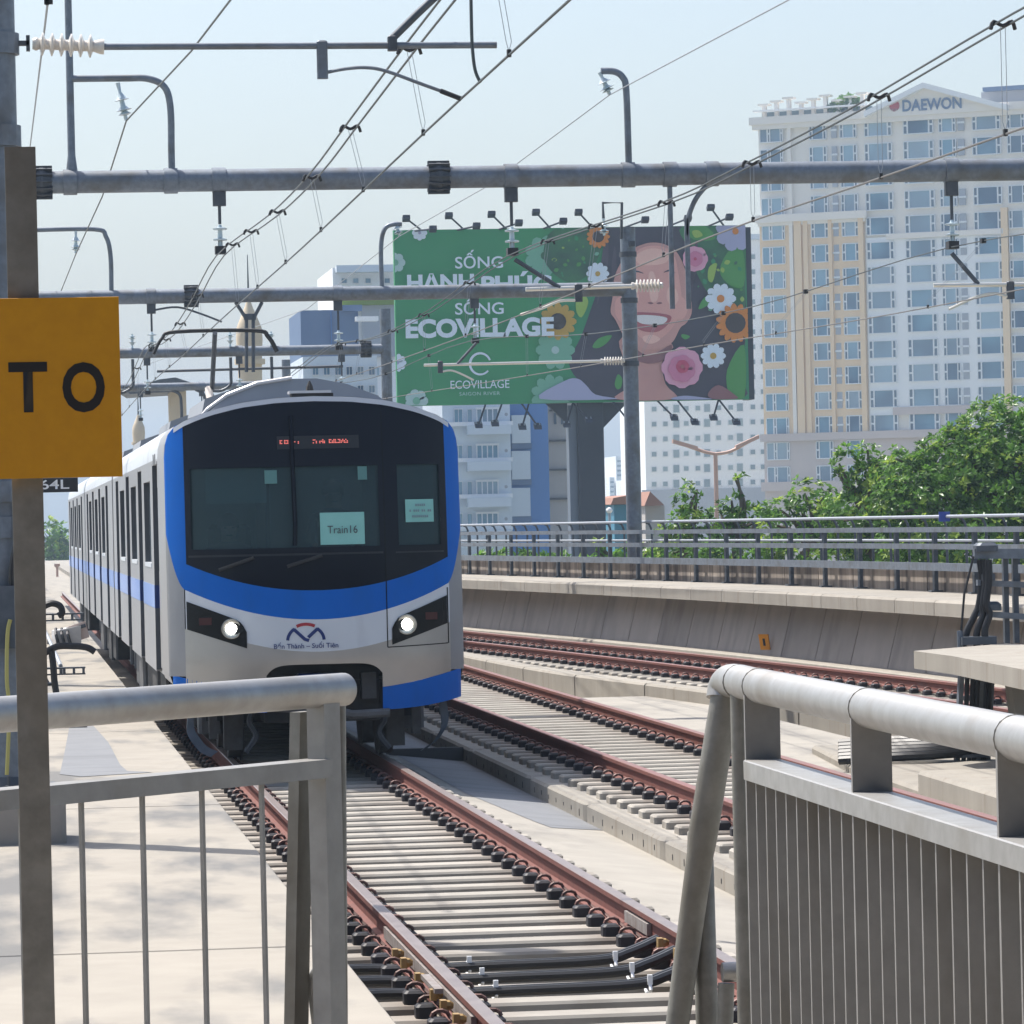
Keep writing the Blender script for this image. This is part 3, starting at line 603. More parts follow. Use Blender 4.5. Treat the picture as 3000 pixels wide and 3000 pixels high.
# body shells
def ring(y, sc_=1.0): return [(TX+x, y, z) for x, z in [(-1.40, .78), (-1.435, .90)] + ROOF + [(1.435, .90), (1.40, .78)]]
def shell(y0, y1, name, mats, front=False):
    mb = MB(); rs = []
    if front: rs.append([(TX+x, TY+yf(x, z)+.004, z) for x, z in [(-1.40, .78), (-1.435, .90)] + ROOF + [(1.435, .90), (1.40, .78)]])
    rs += [ring(y) for y in ((y0+1.2 if front else y0), y1)]
    n = len(rs[0]); vs = [v for r in rs for v in r]; fs = []; 
    for i in range(len(rs)-1):
        for k in range(n-1): fs.append((i*n+k, i*n+k+1, (i+1)*n+k+1, (i+1)*n+k))
        fs.append((i*n+n-1, i*n, (i+1)*n, (i+1)*n+n-1))
    fs.append(tuple((len(rs)-1)*n+k for k in range(n)))
    if not front: fs.append(tuple(range(n-1, -1, -1)))
    mb.add(vs, fs); return mb
CL = 20.35
def inner(y0, y1):                      # body core, set back behind the side skin; doors and glass sit in its plane
    mb = MB(); rs = [[(TX+max(-1.38, min(1.38, x)), y, z) for x, z in [(-1.38, .78), (-1.38, .90)] + ROOF + [(1.38, .90), (1.38, .78)]] for y in (y0, y1)]
    n = len(rs[0]); mb.add(rs[0]+rs[1], [(k, (k+1) % n, n+(k+1) % n, n+k) for k in range(n)] + [tuple(range(n-1, -1, -1)), tuple(range(n, 2*n))]); return mb
for c in range(3):
    y0 = TY+c*CL; y1 = y0+CL-.45
    ys0 = y0+(2.45 if c == 0 else .05)
    car = build(inner(ys0, y1), 'car_body', 'train_silver', train, smooth=True)
    if c == 0: build(shell(y0, y0+2.45, 'nose', 0, True), 'nose_shell', 'train_silver', car, smooth=True)
    # roof and shoulder skin
    for s in (-1, 1):
        pr = [(x, z) for x, z in ROOF if x*s > 1.2]; pr = sorted(pr, key=lambda p: p[1]); mb = MB()
        mb.add([(TX+x, y, z) for y in (ys0, y1) for x, z in pr], [(i, i+1, len(pr)+i+1, len(pr)+i) for i in range(len(pr)-1)]); build(mb, 'roof_shoulder', 'train_white', car, smooth=True)
    doors = [y0+3.25+4.82*k for k in range(4)]; DW = .66
    edges = [ys0] + [e for d in doors for e in (d-DW, d+DW)] + [y1]
    for s in (-1, 1):
        xa, xb = (TX-1.435, TX-1.383) if s < 0 else (TX+1.383, TX+1.435)
        for k in range(5):
            a, b = edges[2*k], edges[2*k+1]
            if b-a < .2: continue
            mb = MB()
            if k in (1, 2, 3):
                wa, wb = a+.75, b-.75
                mb.box(xa, xb, a, b, .80, 1.92); mb.box(xa, xb, a, b, 2.80, 3.0); mb.box(xa, xb, a, wa, 1.92, 2.80); mb.box(xa, xb, wb, b, 1.92, 2.80)
                build(MB().box(TX+s*1.383-.004, TX+s*1.383+.004, wa, wb, 1.92, 2.80), 'side_window', 'side_glass', car)
                build(MB().box(xa-.001, xb+.001, wb-.03, wb+.002, 1.92, 2.80), 'window_seal', 'rubber', car)
                build(MB().box(xa-.006, xb+.006, wa, wb, 1.88, 1.925), 'window_sill', 'train_white', car)
            else: mb.box(xa, xb, a, b, .80, 3.0)
            build(mb, 'side_panel', 'train_silver', car)
            build(MB().box(TX+s*1.437-.0015, TX+s*1.437+.0015, a+.01, b-.01, 1.46, 1.70), 'side_stripe', 'train_stripe', car)
        for d in doors:
            dr = build(MB().box(TX+s*1.384-.004, TX+s*1.384+.004, d-DW, d+DW, .84, 2.95), 'door', 'train_silver', car)
            for q in (-.33, .33): build(MB().box(TX+s*1.389-.003, TX+s*1.389+.003, d+q-.2, d+q+.2, 1.85, 2.72), 'door_window', 'side_glass', car)
            build(MB().box(TX+s*1.389-.002, TX+s*1.389+.002, d-DW+.01, d+DW-.04, 1.46, 1.70), 'door_stripe', 'train_navy', car)
            mb = MB().mat(0).box(xa-.001, xb+.001, d+DW-.045, d+DW+.002, .82, 1.46); mb.box(xa-.001, xb+.001, d+DW-.045, d+DW+.002, 1.70, 2.97); mb.mat(1).box(xa-.001, xb+.001, d+DW-.045, d+DW+.002, 1.46, 1.70)
            build(mb, 'door_seal', ['rubber', 'train_navy'], car)
            build(MB().box(xa, xb, d-DW, d+DW, 2.95, 3.0), 'door_head', 'train_silver', car)
    for s in (-1, 1):
        for a in (y0+1.0, y0+1.45): 
            if c == 0: build(MB().box(TX+s*1.437-.003, TX+s*1.437+.003, a+2.0, a+2.06, 2.95, 3.06), 'vent_slot', 'rubber', car)
    if c < 2: build(MB().box(TX-1.2, TX+1.2, y1, y1+.5, .8, 3.3), 'gangway_bellows', 'rubber', car)
    # roof equipment, underframe, bogies
    for k in range(2):
        a = y0+3.2+9*k; mb = MB(); pr = [(-.95, 3.40), (-.9, 3.62), (-.6, 3.72), (0, 3.75), (.6, 3.72), (.9, 3.62), (.95, 3.40)]
        mb.add([(TX+x, y, z) for y in (a, a+3.6) for x, z in pr], [(i, i+1, 7+i+1, 7+i) for i in range(6)] + [tuple(range(6, -1, -1)), tuple(range(7, 14))]); build(mb, 'air_conditioner', 'train_roof', car)
    for (a, b, z0, x_) in ((4.9, 6.6, .28, 1.3), (6.9, 8.6, .22, 1.32), (8.8, 11.4, .30, 1.28), (11.6, 13.2, .25, 1.33), (13.4, 15.2, .3, 1.3)):
        build(MB().cbox(TX-x_, TX+x_, y0+a, y0+b, z0, .77, .03), 'equipment_box', 'train_under_grey' if int(a) % 2 else 'train_under', car)
    for a in (2.6, 17.2):
        bg_ = build(MB().box(TX-1.05, TX+1.05, y0+a-1.3, y0+a+1.3, .38, .62), 'bogie', 'train_under', car)
        for dy in (-1.05, 1.05):
            for s in (-1, 1):
                mb = MB().lathe((TX-.035+s*.745-.05, y0+a+dy, .43), (1, 0, 0), [(0, .43), (.12, .43), (.122, .46), (.14, .46)] if s < 0 else [(0, .46), (.02, .46), (.022, .43), (.14, .43)], 28)
                build(mb, 'wheel', 'train_under_grey', car, smooth=True)
            build(MB().tube([(TX-1.0, y0+a+dy, .43), (TX+1.0, y0+a+dy, .43)], .09, 10), 'axle', 'train_under', car)
            for s in (-1, 1): build(MB().cbox(TX+s*1.0-.12, TX+s*1.0+.12, y0+a+dy-.2, y0+a+dy+.2, .25, .6, .03), 'axle_box', 'train_under_grey', car)
# front roof fairing with antenna plate
mb = MB(); fr = [(-1.02, 3.38), (-.95, 3.46), (-.75, 3.60), (-.45, 3.71), (-.1, 3.76), (.15, 3.76), (.45, 3.70), (.75, 3.58), (.95, 3.44)]; n = len(fr)
vs = [(TX+x*1.0, TY+1.64, 3.36 if i in (0, n-1) else zroof(x)-.01) for i, (x, z) in enumerate(fr)] + [(TX+x, TY+1.7, z) for x, z in fr] + [(TX+x, TY+2.9, z) for x, z in fr]
mb.add(vs, [(i, i+1, n+i+1, n+i) for i in range(n-1)] + [(n+i, n+i+1, 2*n+i+1, 2*n+i) for i in range(n-1)] + [tuple(range(2*n, 3*n))]); build(mb, 'roof_fairing', 'train_roof', train, smooth=True)
build(MB().tube([(TX+x*1.0, TY+1.7-.01, z+.01) for x, z in fr[:5]], .02, 6), 'fairing_edge', 'train_rim', train)
build(MB().box(TX-.19, TX+.22, TY+.75, TY+1.05, 3.585, 3.61), 'antenna_plate', 'train_rim', train); build(MB().box(TX-.17, TX+.24, TY+.76, TY+1.0, 3.55, 3.584), 'antenna_base', 'train_under', train)
build(MB().lathe((TX+.02, TY+.9, 3.61), (0, 0, 1), [(0, .04), (.05, .03), (.10, .006)], 8), 'antenna', 'train_under', train)
# lifeguards under the front
for s, x0_ in ((1, 1.22), (-1, -1.22)):
    pts = [(TX+x0_, TY+.5, .55), (TX+x0_+s*.02, TY+.48, .34), (TX+x0_-s*.04, TY+.44, .22), (TX+x0_-s*.11, TY+.40, .14), (TX+x0_-s*.20, TY+.36, .10)]
    vs = []; mb = MB()
    for p in smoothpath(pts, 4): vs += [Vector(p)+Vector((-.035, 0, -.025)), Vector(p)+Vector((.035, 0, .025)), Vector(p)+Vector((.035, .05, .025)), Vector(p)+Vector((-.035, .05, -.025))]
    k_ = len(vs)//4; mb.add(vs, [(i*4+a, i*4+(a+1) % 4, i*4+4+(a+1) % 4, i*4+4+a) for i in range(k_-1) for a in range(4)] + [(0, 1, 2, 3), tuple(k_*4-4+a for a in (3, 2, 1, 0))]); build(mb, 'lifeguard', 'gun_grey', train)
for s in (-1, 1):
    mb = MB().box(TX+s*.80-.09, TX+s*.80+.09, TY+1.0, TY+1.2, .1, .6); mb.box(TX+s*1.0-.04, TX+s*1.0+.04, TY+.9, TY+1.0, .22, .6); build(mb, 'guard_iron', 'train_under_grey', train)
    mb = MB().tube(smoothpath([(TX+s*.58, TY+.7, .55), (TX+s*.66, TY+.62, .40), (TX+s*.60, TY+.6, .25), (TX+s*.70, TY+.62, .1)], 4), .03, 6); build(mb, 'air_hose', 'rubber', train)
# raised pantograph on the first car's rear roof
YP = 60.0; xp = TX-.0
pg = build(MB().box(xp-.5, xp+.5, YP-.5, YP+.9, 3.66, 3.72), 'pantograph', 'galv_dark', train)
for dy in (-.12, .12):
    build(MB().tube(smoothpath([(xp-.86, YP+dy, 4.72), (xp-.74, YP+dy, 4.93), (xp-.55, YP+dy, 5.02), (xp+.55, YP+dy, 5.02), (xp+.74, YP+dy, 4.93), (xp+.86, YP+dy, 4.72)], 5), .022, 6), 'contact_strip', 'clamp_black', pg)
build(MB().tube([(xp, YP, 5.0), (xp, YP+1.2, 4.25)], .035, 8), 'upper_arm', 'gun_grey', pg); build(MB().tube([(xp-.05, YP+1.2, 4.25), (xp-.05, YP-.2, 3.75)], .055, 8), 'lower_arm', 'bld_stone', pg)
for a in (-.4, .4):
    for b in (-.4, .8): build(MB().lathe((xp+a, YP+b, 3.5), (0, 0, 1), [(0, .05), (.04, .07), (.06, .05), (.1, .07), (.12, .05), (.18, .05)], 10), 'base_insulator', 'porcelain', pg)
# people in the cab
def person(name, base, seated, mats, label, zs=1.0):
    me = bpy.data.meshes.new(name); b = Vector(base)
    V = [(0, 0, 0), (0, 0, .22), (0, -.01, .42), (0, -.01, .52), (0, -.03, .62), (0, -.02, .74), (-.19, 0, .44), (-.25, -.05, .20), (-.2, -.28, .14), (.19, 0, .44), (.25, -.05, .20), (.2, -.28, .14), (-.1, -.02, -.05), (.1, -.02, -.05)]
    Rv = [.15, .15, .14, .055, .10, .085, .07, .05, .035, .07, .05, .035, .09, .09]
    E_ = [(0, 1), (1, 2), (2, 3), (3, 4), (4, 5), (2, 6), (6, 7), (7, 8), (2, 9), (9, 10), (10, 11), (0, 12), (0, 13)]
    if seated: V += [(-.12, -.42, -.08), (-.12, -.46, -.5), (.12, -.42, -.08), (.12, -.46, -.5), (-.12, -.56, -.52), (.12, -.56, -.52)]
    else: V += [(-.11, -.02, -.45), (-.11, 0, -.86), (.11, -.02, -.45), (.11, 0, -.86), (-.11, -.12, -.88), (.11, -.12, -.88)]
    Rv += [.075, .05, .075, .05, .04, .04]; E_ += [(12, 14), (14, 15), (13, 16), (16, 17), (15, 18), (17, 19)]
    me.from_pydata([tuple(Vector(v)) for v in V], E_, []); o = bpy.data.objects.new(name, me); col.objects.link(o)
    md = o.modifiers.new('s', 'SKIN'); sv = me.skin_vertices[0].data
    for i, r in enumerate(Rv): sv[i].radius = (r, r*.85)
    sv[0].use_root = True
    o.modifiers.new('d', 'SUBSURF').levels = 1; o.modifiers['d'].render_levels = 1
    bpy.context.view_layer.update(); m2 = bpy.data.meshes.new_from_object(o.evaluated_get(bpy.context.evaluated_depsgraph_get()))
    bpy.data.objects.remove(o)
    m2.materials.clear()
    for q in mats: m2.materials.append(MATS[q])
    for p in m2.polygons:
        c = p.center; p.material_index = 1 if (c.z > .53 or (c.y < -.24 and c.z > 0)) else 0; p.use_smooth = True
    o = bpy.data.objects.new(name, m2); col.objects.link(o); o.location = b; ORG[o] = b; tag(o, label, 'person')
    hb = MB(); hb._lathe(b+Vector((0, .015, .66)), Vector((0, .1, 1)), [(0, .105), (.06, .11), (.12, .085), (.155, .03)], 12); build(hb, 'hair', 'hair_black', o, smooth=True)
    fb = MB()
    for s in (-1, 1): fb.obox(b+Vector((s*.04, -.125, .665)), (.014, 0, 0), (0, .012, 0), (0, 0, .007))
    fb.obox(b+Vector((0, -.118, .59)), (.028, 0, 0), (0, .012, 0), (0, 0, .006)); build(fb, 'face_features', 'hair_black', o)
    return o
person('person', (TX-.78, TY+1.38, 1.62), True, ['cloth_navy', 'skin'], 'person in dark clothing seated at the controls behind the train windscreen')
person('person', (TX+.28, TY+1.55, 1.93), False, ['cloth_grey', 'skin'], 'person in grey standing inside the cab above the paper notice')
# ---------------------------------------------------------------- overhead line: gantries, mast, wires
def insul_disc(mb, p, r=.11):
    mb._lathe(Vector(p), Vector((0, 0, -1)), [(0, .02), (.03, .03), (.045, r), (.065, r*.95), (.07, .03), (.16, .035), (.17, .02)], 14)
def collar(g, x, y, z, r=.145, wd=.09):
    build(MB().lathe((x-wd, y, z), (1, 0, 0), [(0, r+.004), (0.002, r+.022), (2*wd-.002, r+.022), (2*wd, r+.004)], 20), 'collar', 'galv', g, smooth=True)
def drop(g, x, y, zb, zend, r=.145):
    collar(g, x, y, zb, r)
    build(MB().cbox(x-.085, x+.085, y-.07, y+.07, zb-r-.19, zb-r+.01, .02), 'hanger', 'galv_dark', g)
    L = zb-r-.19; mid = zend+.37
    build(MB().tube([(x, y, L), (x, y, mid)], .022, 8), 'hanger_rod', 'galv_dark', g)
    for k in range(2):
        mb = MB(); insul_disc(mb, (x, y, mid-.01-.14*k), .095); build(mb, 'insulator_disc', 'glass_insulator', g, smooth=True)
    mb = MB().obox((x, y, zend+.03), (.07, 0, 0), (0, .1, 0), (0, 0, .05)); mb.obox((x, y, zend+.11), (.025, 0, 0), (0, .025, 0), (0, 0, .06)); build(mb, 'wire_clamp', 'clamp_black', g)
def rod_insulator(g, p0, p1, name='rod_insulator', n=7, r=.085):
    p0, p1 = Vector(p0), Vector(p1); L = (p1-p0).length; pr = [(0, .035), (.05*L, .045)]
    for k in range(n):
        a = L*(.1+.8*k/n); pr += [(a, .035), (a+L*.03, r), (a+L*.05, r), (a+L*.08, .035)]
    pr += [(L*.95, .05), (L, .05)]; build(MB()._lathe(p0, (p1-p0).normalized(), pr, 14), name, 'porcelain', g, smooth=True)
def hook(g, pts, r=.045): build(MB().tube(smoothpath(pts, 5), r, 10), 'hoop', 'galv', g, smooth=True)
def gantry(y, zb, x0, x1, label, top_l, top_r, zl=.3, zr=1.075, r=.145, flanges=()):
    g = thing('gantry', (x0, y, zl), label, 'gantry')
    build(MB().tube([(x0, y, zb), (x1, y, zb)], r, 24), 'beam', 'galv', g, smooth=True)
    build(MB().tube([(x0, y, zl), (x0, y, top_l)], r+.01, 20), 'column', 'galv', g, smooth=True)
    build(MB().tube([(x1, y, zr), (x1, y, top_r)], r+.01, 20), 'column', 'galv', g, smooth=True)
    build(MB().lathe((x0, y, zl), (0, 0, 1), [(0, .3), (.03, .3), (.032, .2), (.1, .17)], 16), 'base_plate', 'galv_dark', g)
    for fx_ in flanges:
        mb = MB().lathe((fx_-.13, y, zb), (1, 0, 0), [(0, r+.01), (.11, .20), (.15, .20), (.26, r+.01)], 20)
        for k in range(14):
            a = 2*math.pi*k/14; d = Vector((0, math.cos(a), math.sin(a))); mb.obox(Vector((fx_, y, zb))+d*.185, (.14, 0, 0), d*.035, Vector((0, -math.sin(a), math.cos(a)))*.008)
        build(mb, 'flange', 'galv_dark', g)
    return g
Y1, Y2, Y3, Y4 = 56.0, 84.0, 111.0, 138.0; ZB = 6.80
g1 = gantry(Y1, ZB, .38, 13.78, 'tubular steel gantry with a tall hoop and ribbed flange spanning all tracks', 6.97, 6.97, flanges=(hy(1285, 520, Y1).x, .62))
for px in (645, 1500, 2790):
    x = hy(px, 700, Y1).x; drop(g1, x, Y1, ZB, 5.78 if px > 700 else 5.86)
for px in (205, 500, 1840): collar(g1, hy(px, 520, Y1).x, Y1, ZB)
xa, xb = hy(205, 250, Y1).x, hy(500, 350, Y1).x
hook(g1, [(xb, Y1, 6.9), (xb, Y1, 7.2), (xb, Y1, 7.75), (xb-.07, Y1, 8.02), (xb-.28, Y1, 8.13), (xb-.6, Y1, 8.14), (xa, Y1, 8.14)])
build(MB().tube([(xa, Y1, 6.9), (xa, Y1, 7.15), (xa, Y1, 9.9)], [.08, .05, .045], 10), 'riser_tube', 'galv', g1, smooth=True)
def hang_insul(g, p0, p1, name='post_insulator'):
    p0, p1 = Vector(p0), Vector(p1); d = (p1-p0).normalized(); L = (p1-p0).length
    build(MB()._lathe(p0, d, [(0, .03), (.25*L, .02), (.3*L, .035), (.42*L, .07), (.46*L, .10), (.48*L, .03), (.62*L, .035), (.7*L, .07), (.73*L, .11), (.76*L, .03), (.84*L, .09), (.88*L, .025), (L, .025)], 12), name, 'glass_insulator', g, smooth=True)
hang_insul(g1, hy(345, 243, Y1), hy(370, 352, Y1))
xr = hy(1840, 400, Y1).x
hook(g1, [(xr, Y1, 6.9), (xr, Y1, 7.1), (xr-.01, Y1, 7.9), (xr-.05, Y1, 8.08), (xr-.16, Y1, 8.16), (xr-.34, Y1, 8.17)])
hang_insul(g1, hy(1757, 212, Y1), hy(1786, 276, Y1))
# drop tubes with a cantilever for the middle track
for px, top in ((1962, 545), (2012, 640)):
    a, b = hy(px, top, Y1), hy(px+6, 905, Y1); b.x = a.x
    build(MB().tube([a, b], .035, 8), 'drop_tube', 'galv', g1, smooth=True)
build(MB().tube(smoothpath([hy(2085, 528, Y1), hy(2040, 580, Y1), hy(2016, 640, Y1), hy(2012, 690, Y1)], 5), .035, 8), 'drop_tube', 'galv', g1, smooth=True); collar(g1, hy(2085, 520, Y1).x, Y1, ZB); collar(g1, hy(1962, 520, Y1).x, Y1, ZB)
def cant(g, y, ins0, ins1, t0, t1, strut, arm, plate=None):
    rod_insulator(g, hy(*ins0, y), hy(*ins1, y))
    build(MB().tube([hy(*t0, y), hy(*t1, y)], .028, 10), 'cantilever_tube', 'steel_bright', g, smooth=True)
    if strut: build(MB().tube([hy(*strut[0], y), hy(*strut[1], y)], .03, 8), 'strut', 'gun_grey', g)
    build(MB().tube(smoothpath([hy(*p, y-.02) for p in arm], 5), .02, 8), 'steady_arm', 'steel_bright', g, smooth=True)
    a = hy(*arm[0], y); build(MB().cbox(a.x-.05, a.x+.05, y-.05, y+.03, a.z-.02, a.z+.22, .015), 'arm_bracket', 'galv_dark', g)
cant(g1, Y1, (1942, 836), (1850, 838), (1850, 838), (1540, 848), ((1508, 760), (1640, 843)), [(1695, 880), (1640, 882), (1590, 902), (1525, 922)])
cant(g1, Y1, (3090, 832), (3010, 833), (3010, 833), (2735, 836), ((2788, 742), (2866, 832)), [(2960, 872), (2915, 860), (2860, 870), (2780, 906)])
g2 = gantry(Y2, ZB, .42, 12.40, 'tubular steel gantry whose right pole stands in front of the green billboard', 6.97, hy(1850, 665, Y2).z, r=.14, flanges=(hy(560, 858, Y2).x,))
for px, e in ((443, 5.75), (990, 5.72), (1390, 5.80)): drop(g2, hy(px, 900, Y2).x, Y2, ZB, e, .14)
for py in (745, 880, 1065): 
    z = hy(1858, py, Y2).z; build(MB().lathe((12.40, Y2, z-.05), (0, 0, 1), [(0, .152), (.002, .172), (.098, .172), (.1, .152)], 20), 'collar', 'galv_dark', g2)
xb = hy(325, 800, Y2).x; xa = .62
hook(g2, [(xb, Y2, 6.9), (xb, Y2, 7.6), (xb-.08, Y2, 7.98), (xb-.3, Y2, 8.13), (xa, Y2, 8.13)]); hang_insul(g2, hy(222, 675, Y2), hy(222, 742, Y2))
xb = hy(1118, 800, Y2).x; hook(g2, [(xb, Y2, 6.9), (xb, Y2, 7.7), (xb+.08, Y2, 8.05), (xb+.25, Y2, 8.14), (xb+.42, Y2, 8.14)]); hang_insul(g2, hy(1160, 652, Y2), hy(1170, 690, Y2))
build(MB().tube([hy(1820, 700, Y2-.2), hy(1822, 594, Y2-.2), hy(1766, 594, Y2-.2), hy(1768, 640, Y2-.2)], .03, 6), 'top_bracket', 'galv_dark', g2)
build(MB().obox(hy(1850, 715, Y2-.1), (.05, 0, 0), (0, .14, 0), (0, 0, .05)), 'bracket_clamp', 'galv_dark', g2)
hang_insul(g2, hy(1768, 640, Y2-.2), hy(1770, 690, Y2-.2))
cant(g2, Y2-.15, (1830, 1057), (1760, 1058), (1760, 1058), (1242, 1070), ((1395, 1005), (1340, 1066)), [(1290, 1090), (1320, 1085), (1350, 1095), (1388, 1114)])
build(MB().tube(smoothpath([hy(455, 908, Y2), hy(520, 900, Y2), hy(590, 920, Y2), hy(650, 943, Y2)], 4), .02, 6), 'steady_arm', 'gun_grey', g2)
for a, b in (((690, 885), (722, 935)), ((768, 885), (742, 935)), ((722, 935), (722, 1090)), ((742, 935), (742, 1090))): build(MB().tube([hy(*a, Y2), hy(*b, Y2)], .035, 6), 'drop_frame', 'gun_grey', g2)
build(MB().obox(hy(732, 928, Y2), (.12, 0, 0), (0, .02, 0), (0, 0, .06)), 'frame_plate', 'gun_grey', g2)
g3 = gantry(Y3, ZB, .45, 10.0, 'smaller looking gantry whose right pole rises beside the left edge of the billboard', 6.97, hy(1122, 905, Y3).z, r=.13, flanges=(hy(1072, 1025, Y3).x,))
for px in (430, 700, 1000): drop(g3, hy(px, 1030, Y3).x, Y3, ZB, 5.75, .13)
for px in (388, 675, 795):
    x = hy(px, 1030, Y3).x; build(MB().tube(smoothpath([(x, Y3, 6.65), (x, Y3, 6.2), (x-.02, Y3, 5.95), (x-.25, Y3, 5.8), (x-.5, Y3, 5.8)], 4), .04, 6), 'hook_tube', 'galv_dark', g3); hang_insul(g3, (x, Y3, 6.9), (x, Y3, 7.3))
build(MB().tube([hy(460, 1088, Y3), hy(1005, 1073, Y3)], .035, 6), 'cross_tube', 'galv_dark', g3)
g4 = gantry(Y4, ZB, .5, 9.2, 'farthest steel gantry seen over the roof of the train', 6.97, 7.6, r=.13)
for px in (410, 590, 760): drop(g4, hy(px, 1120, Y4).x, Y4, ZB, 5.75, .13)
for px in (530, 600, 625):
    x = hy(px, 1130, Y4).x; build(MB().tube(smoothpath([(x-.3, Y4, 6.7), (x-.05, Y4, 6.55), (x, Y4, 6.2), (x, Y4, 5.6)], 4), .05, 6), 'hook_tube', 'galv_dark', g4)
# near mast with the long cantilever
YA = 28.0; xm = hy(45, 130, YA).x-.15
ma = thing('cantilever_mast', (xm, YA, .3), 'near round steel mast with a ribbed white insulator and long cantilever arm', 'mast')
build(MB().tube([(xm, YA, .62), (xm, YA, 7.6)], .15, 24), 'mast_tube', 'galv', ma, smooth=True)
build(MB().cbox(xm-.42, xm+.36, YA-.4, YA+.4, .295, .60, .03), 'plinth', 'concrete', ma); build(MB().lathe((xm, YA, .6), (0, 0, 1), [(0, .27), (.03, .27), (.032, .2), (.12, .16)], 18), 'base_plate', 'galv_dark', ma)
for k in range(8):
    a = k*math.pi/4; build(MB().lathe((xm+.23*math.cos(a), YA+.23*math.sin(a), .63), (0, 0, 1), [(0, .025), (.04, .025), (.042, .012), (.1, .012)], 6), 'anchor_bolt', 'galv_dark', ma)
for py in (130, 400, 1440, 1545): build(MB().lathe((xm, YA, hy(20, py, YA).z-.07), (0, 0, 1), [(0, .152), (.002, .175), (.138, .175), (.14, .152)], 20), 'mast_band', 'galv', ma)
build(MB().obox(hy(62, 127, YA), (.05, 0, 0), (0, .03, 0), (0, 0, .015)).obox(hy(82, 127, YA), (.012, 0, 0), (0, .03, 0), (0, 0, .05)), 'mast_swivel', 'galv_dark', ma)
rod_insulator(ma, hy(95, 128, YA), hy(305, 137, YA), n=6, r=.075)
build(MB().tube([hy(300, 137, YA), hy(1455, 132, YA)], .022, 12), 'cantilever_tube', 'galv', ma, smooth=True)
a = hy(943, 132, YA); build(MB().cbox(a.x-.035, a.x+.035, YA-.03, YA+.03, a.z-.22, a.z+.03, .01), 'arm_bracket', 'galv', ma)
build(MB().tube(smoothpath([hy(958, 212, YA), hy(1010, 202, YA), hy(1070, 198, YA), hy(1130, 208, YA), hy(1240, 248, YA), hy(1351, 288, YA)], 5), .012, 8), 'steady_arm', 'galv', ma, smooth=True)
build(MB().tube([hy(1290, 266, YA), hy(1352, 290, YA)], .017, 8), 'arm_clamp', 'clamp_black', ma)
build(MB().tube([hy(1147, 115, YA), hy(1225, 38, YA), hy(1330, -60, YA)], .026, 10), 'register_tube', 'gun_grey', ma, smooth=True); a = hy(1149, 122, YA); build(MB().cbox(a.x-.03, a.x+.03, YA-.04, YA+.04, a.z-.06, a.z+.04, .01), 'tube_clamp', 'galv_dark', ma)
build(MB().tube(smoothpath([(xm+.14, YA-.12, 2.55), (xm+.10, YA-.2, 2.3), (xm+.05, YA-.2, 2.0), (xm+.12, YA-.17, 1.75), (xm+.2, YA-.15, 1.66)], 5), .022, 8), 'mast_cable', 'cable_black', ma)
build(MB().tube(smoothpath([hy(30, 1815, YA-.3), hy(22, 1860, YA-.3), hy(20, 1990, YA-.3), hy(27, 2080, YA-.3), hy(20, 2270, YA-.3)], 5), .014, 8), 'drain_hose', 'hose_yellow', ma, smooth=True)
build(MB().box(xm-.06, xm+.14, YA-.28, YA-.16, 1.55, 1.95), 'cable_box', 'gun_grey', ma)
# mast number plate on the first gantry's column
o = thing('number_plate', (.38, Y1-.2, 2.3), 'black plate with white 64L lettering beside the train', 'plate')
q = [hy(60, 1405, Y1-.22), hy(228, 1399, Y1-.22), hy(228, 1441, Y1-.22)]
w_ = q[1].x-q[0].x; h_ = q[1].z-q[2].z; zc = (q[1].z+q[2].z)/2
build(MB().box(q[0].x, q[1].x, Y1-.23, Y1-.21, zc-h_/2, zc+h_/2), 'plate_panel', 'ink_black', o); build(MB().box(.3, .46, Y1-.21, Y1-.14, zc-.05, zc+.05), 'plate_bracket', 'galv_dark', o)
text_part('64L', .1, (hy(160, 1418, Y1-.24).x, Y1-.23, zc+.01), (1, 0, 0), (0, 0, 1), 'plate_lettering', 'paint_white', o, .003, bold=.01, fit=(hy(203, 1418, Y1).x-hy(118, 1418, Y1).x, h_*.66))
# wires
def wire(name, pts, r, mat, label, group, cat='wire', n=6):
    return build(MB().tube(smoothpath(pts, n), r, 6), name, mat, None, smooth=True, label=label, cat=cat, group=group)
GW = 'overhead railway wires'
def cpt(pts, y):
    for a, b in zip(pts, pts[1:]):
        if a.y <= y <= b.y: return a.lerp(b, (y-a.y)/(b.y-a.y))
C1 = smoothpath([(3.12, 12, 5.06), (3.05, 28, 5.06), (2.98, 42, 5.0), (2.95, 56, 5.03), (2.95, 70, 5.05), (2.9, 84, 5.06), (3.0, 111, 5.06), (2.95, 138, 5.06), (3, 170, 5.06)], 6)
M1 = smoothpath([(3.02, 12, 5.75), (2.99, 20, 5.72), (2.97, 28, 5.70), (2.92, 34.5, 5.56), (2.92, 39.2, 5.50), (2.9, 45, 5.54), (2.91, 56, 5.82), (2.88, 63, 5.6), (2.88, 70, 5.5), (2.88, 77, 5.58), (2.88, 84, 5.78), (2.9, 97, 5.5), (2.9, 111, 5.78), (2.9, 124, 5.5), (2.9, 138, 5.78), (2.9, 170, 5.6)], 4)
C2 = smoothpath([(6.6, 14, 4.62), (6.52, 26.7, 4.72), (6.5, 32, 4.77), (6.5, 37.6, 4.84), (6.52, 45, 4.86), (6.6, 56, 4.9), (6.5, 70, 4.95), (6.3, 84, 5.0), (6.0, 111, 5.05), (6.0, 150, 5.05)], 5)
